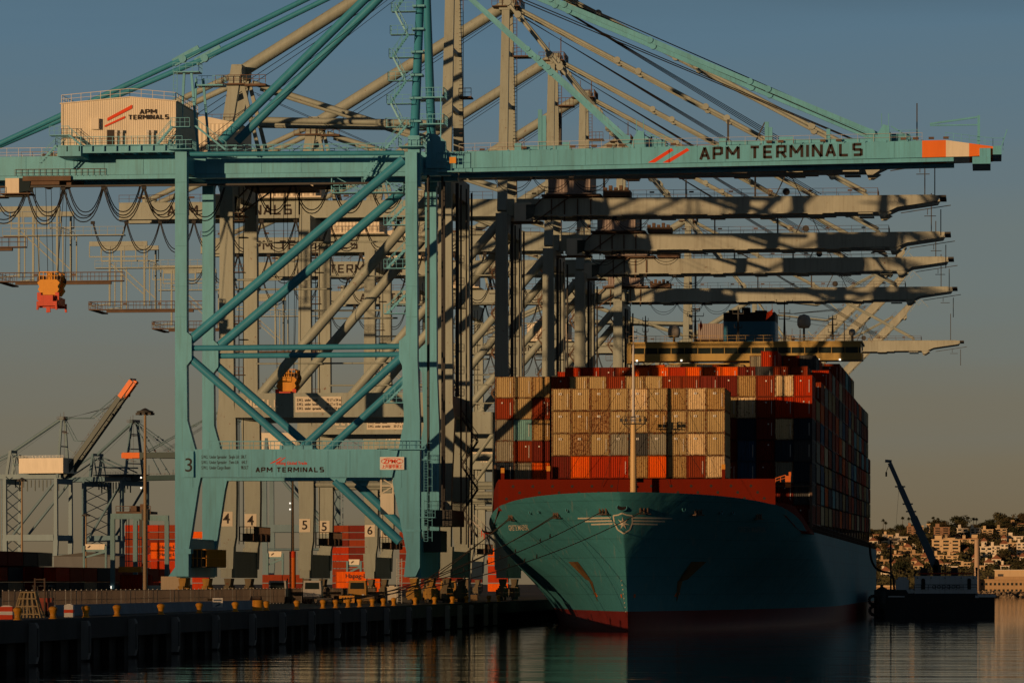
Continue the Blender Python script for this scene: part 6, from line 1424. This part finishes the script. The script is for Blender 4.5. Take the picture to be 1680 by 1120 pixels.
# riprap along the water
m = MB()
for k in range(900):
    x = rh.uniform(-110,70); y = rh.uniform(1718,1738); z = (y-1718)/20*2.2+rh.uniform(-.3,.3); a = rh.uniform(.5,1.3)
    vs = [Vector((rh.uniform(-1,1),rh.uniform(-1,1),rh.uniform(-.7,.7))).normalized()*a for _ in range(6)]
    vs = [Vector((-a,0,0)),Vector((a*.9,.2,0)),Vector((0,-a,.1)),Vector((.1,a,0)),Vector((.1,0,-a*.7)),Vector((-.1,.1,a*.8))]
    ang = rh.uniform(0,6.28); c_, s_ = cos(ang), sin(ang)
    m.add([(x+v.x*c_-v.y*s_,y+v.x*s_+v.y*c_,z+v.z) for v in vs],[(0,2,5),(2,1,5),(1,3,5),(3,0,5),(2,0,4),(1,2,4),(3,1,4),(0,3,4)])
tag(m.build('rock_bank', paint('riprap_stone',(.30,.22,.14),.9,.4,0,.8)), 'bank of boulders along the far waterline', 'rocks', None, 'stuff')
# trees: tapered trunk, limbs and clumps of small leaf faces
LEAF = [paint('tree_foliage_'+n_, c, .85, .45, 0, .5) for n_, c in (('dark',(.030,.036,.014)),('olive',(.055,.050,.018)),('brown',(.065,.048,.020)))]
BARK = paint('bark',(.07,.05,.03),.9,.2)
def crown_mb(rx, rz_, n, seed, cl=14):
    rr = random.Random(seed); m = MB(); cs = []
    for k in range(cl):
        a = rr.uniform(0,2*pi); rad = rr.random()**.5; e = rr.uniform(-.6,1); cs.append((rx*.75*rad*cos(a), rx*.75*rad*sin(a), rz_*.7*e*(1-.5*rad), rr.uniform(.25,.45)*rx))
    for k in range(n):
        c = cs[k % cl]; d = Vector((rr.gauss(0,1),rr.gauss(0,1),rr.gauss(0,.8))).normalized()*c[3]*rr.uniform(.55,1.1); p = Vector(c[:3])+d; s_ = rx*rr.uniform(.05,.11)
        u = Vector((rr.gauss(0,1),rr.gauss(0,1),rr.gauss(0,1))).normalized()*s_; v = u.cross(Vector((rr.gauss(0,1),rr.gauss(0,1),rr.gauss(0,1)))).normalized()*s_
        m.add([p-u,p-v*.7,p+u,p+v*.7],[(0,1,2,3)])
    return m, cs
TP = []
for k in range(5):
    m, cs = crown_mb(1.0,(.7,.55,.9,.6,.8)[k],900,k+50); cm_ = m.build('crown', LEAF[k % 3]); t_ = MB(); t_.tube((0,0,-1.9),(0,0,-.2),.09,8,.05)
    for c in cs[:7]: t_.tube((0,0,-.9+.1*(k % 3)),(c[0]*.8,c[1]*.8,c[2]),.045,5,.012)
    tm_ = t_.build('trunk', BARK); TP.append((cm_.data, tm_.data)); bpy.data.objects.remove(cm_); bpy.data.objects.remove(tm_)
def tree(X, Y, z, rad, label, grp, k, sz=1.0, mat=None):
    r = empty('broadleaf_tree',(X,Y,z+1.7*rad*sz*.6),label,'tree',grp,rh.uniform(0,6)); r.scale = (rad,rad,rad*sz)
    for nm, d in zip(('crown','trunk'), TP[k % 5]): o = bpy.data.objects.new(nm, d); COL.objects.link(o); o.parent = r
    return r
def palm(px, py, Y, label):
    X = PX(px,Y); s = DEP(X,Y)/F; zc = ZY(py,X,Y); z0 = hillz(X,Y)-1; r = empty('palm_tree',(X,Y,z0),label,'palm tree','palm trees on the ridge'); h = zc-z0
    m = MB(); m.tube((0,0,0),(0,0,h),.16,8,.11); m.build('trunk', BARK, r); m = MB(); rr = random.Random(int(px))
    for k in range(46):
        a = rr.uniform(0,2*pi); e = rr.uniform(-.9,1.2); L_ = 1.25*rr.uniform(.8,1.15); d = Vector((cos(a)*cos(e),sin(a)*cos(e),sin(e))); q_ = Vector((0,0,h))+d*L_*.6; t2 = Vector((0,0,h))+d*L_+Vector((0,0,-.35)); sd_ = d.cross(Vector((0,0,1))).normalized()*.3
        m.add([(0,0,h),q_-sd_,t2,q_+sd_],[(0,1,2,3)])
    m.build('crown', LEAF[0], r)
for k, (px, py) in enumerate(((1449,853),(1453,857),(1481,849),(1491,850),(1531,849),(1539,851),(1587,849),(1597,850.5),(1602,851))): palm(px,py,2500,f'slim palm on the ridge, {ordn(k)} from the left')
gi = 0
for (px, py, rad, k, lb, sz) in ((1571,853,14,0,'big umbrella shaped tree on the ridge right of the palms',.62),(1640,850,10.5,1,'round tall tree on the ridge, left of two at the right edge',1.0),(1674,853,13,2,'broad tree on the ridge cut by the right edge',.8),(1545,858,8,3,'bushy dark tree on the ridge above the brown blocks',.8),(1530,860,6.5,4,'dark tree left of the bushy one above the brown blocks',.7),(1656,860,7,0,'small tree between the two tall ridge trees at right',.8),(1611,864,6,1,'low dark tree on the ridge right of the palm pair',.7),(1485,868,8,2,'low spreading tree on the ridge left of the barge boom',.5),(1440,872,7,3,'dark ridge tree nearest the ship stern',.6),(1462,869,5,4,'small ridge tree between ship stern and boom',.8),(1599,870,6,2,'low ridge tree right of the umbrella shaped one',.6)):
    Y = 2490; X = PX(px,Y); rr_ = rad*DEP(X,Y)/F*1.35; o = tree(X,Y,0,rr_,lb,'trees on the ridge',k,sz*1.2); o.location.z = ZY(py,X,Y)
m = MB(); hv = random.Random(5); lv = [MB() for _ in range(3)]
cl_n = 0; HT = []
PLH = placed
for k in range(330):
    px = hv.uniform(1418,1700); v = hv.random(); Y = 1770+730*v; X = PX(px,Y); z = hillz(X,Y); p_ = PROJ(X,Y,z)
    rad = hv.uniform(1.8,4.2)
    bad = p_[1] > 945
    for (hx,hy,hw,hh) in PLH:
        if abs(px-hx) < hw/2+1 and hy-hh-1 < p_[1]-rad*F/Y*.8 < hy-1.5 and p_[1] > hy-1: bad = True
        if abs(px-hx) < hw/2 and p_[1] > hy and p_[1]-rad*1.3*F/Y < hy-hh*.35: bad = True
    if bad: continue
    cl_n += 1
    if cl_n > 120: break
    o = tree(X,Y,z,rad,'leafy tree','trees among the hillside houses',k,hv.uniform(.6,1.1)); HT.append((Y,px,o))
HT.sort(key=lambda a: a[0]); rows = [HT[i:i+17] for i in range(0,len(HT),17)]
for ri, row in enumerate(rows):
    row.sort(key=lambda a: a[1])
    for ci_, (a_, b__, o) in enumerate(row): o['label'] = f'leafy tree among hillside houses, {ordn(ci_)} from left in the {ordn(ri)} row up the slope'
lv = MB(); 
for k in range(16000):
    px = hv.uniform(1412,1705); Y = 1762+750*hv.random(); X = PX(px,Y); z = hillz(X,Y)+hv.random()**2*1.3; a = hv.uniform(.3,.9); ang = hv.uniform(0,3.14); u = Vector((cos(ang),sin(ang)*.6,hv.uniform(-.4,.4)))*a; v = Vector((hv.uniform(-.3,.3),hv.uniform(-.3,.3),1))*a*.8
    p = Vector((X,Y,z)); lv.add([p-u,p-v,p+u,p+v],[(0,1,2,3)])
tag(lv.build('shrub_cover', LEAF[1]), 'dark scrub and hedges covering the slope between the houses', 'shrubs', None, 'stuff')
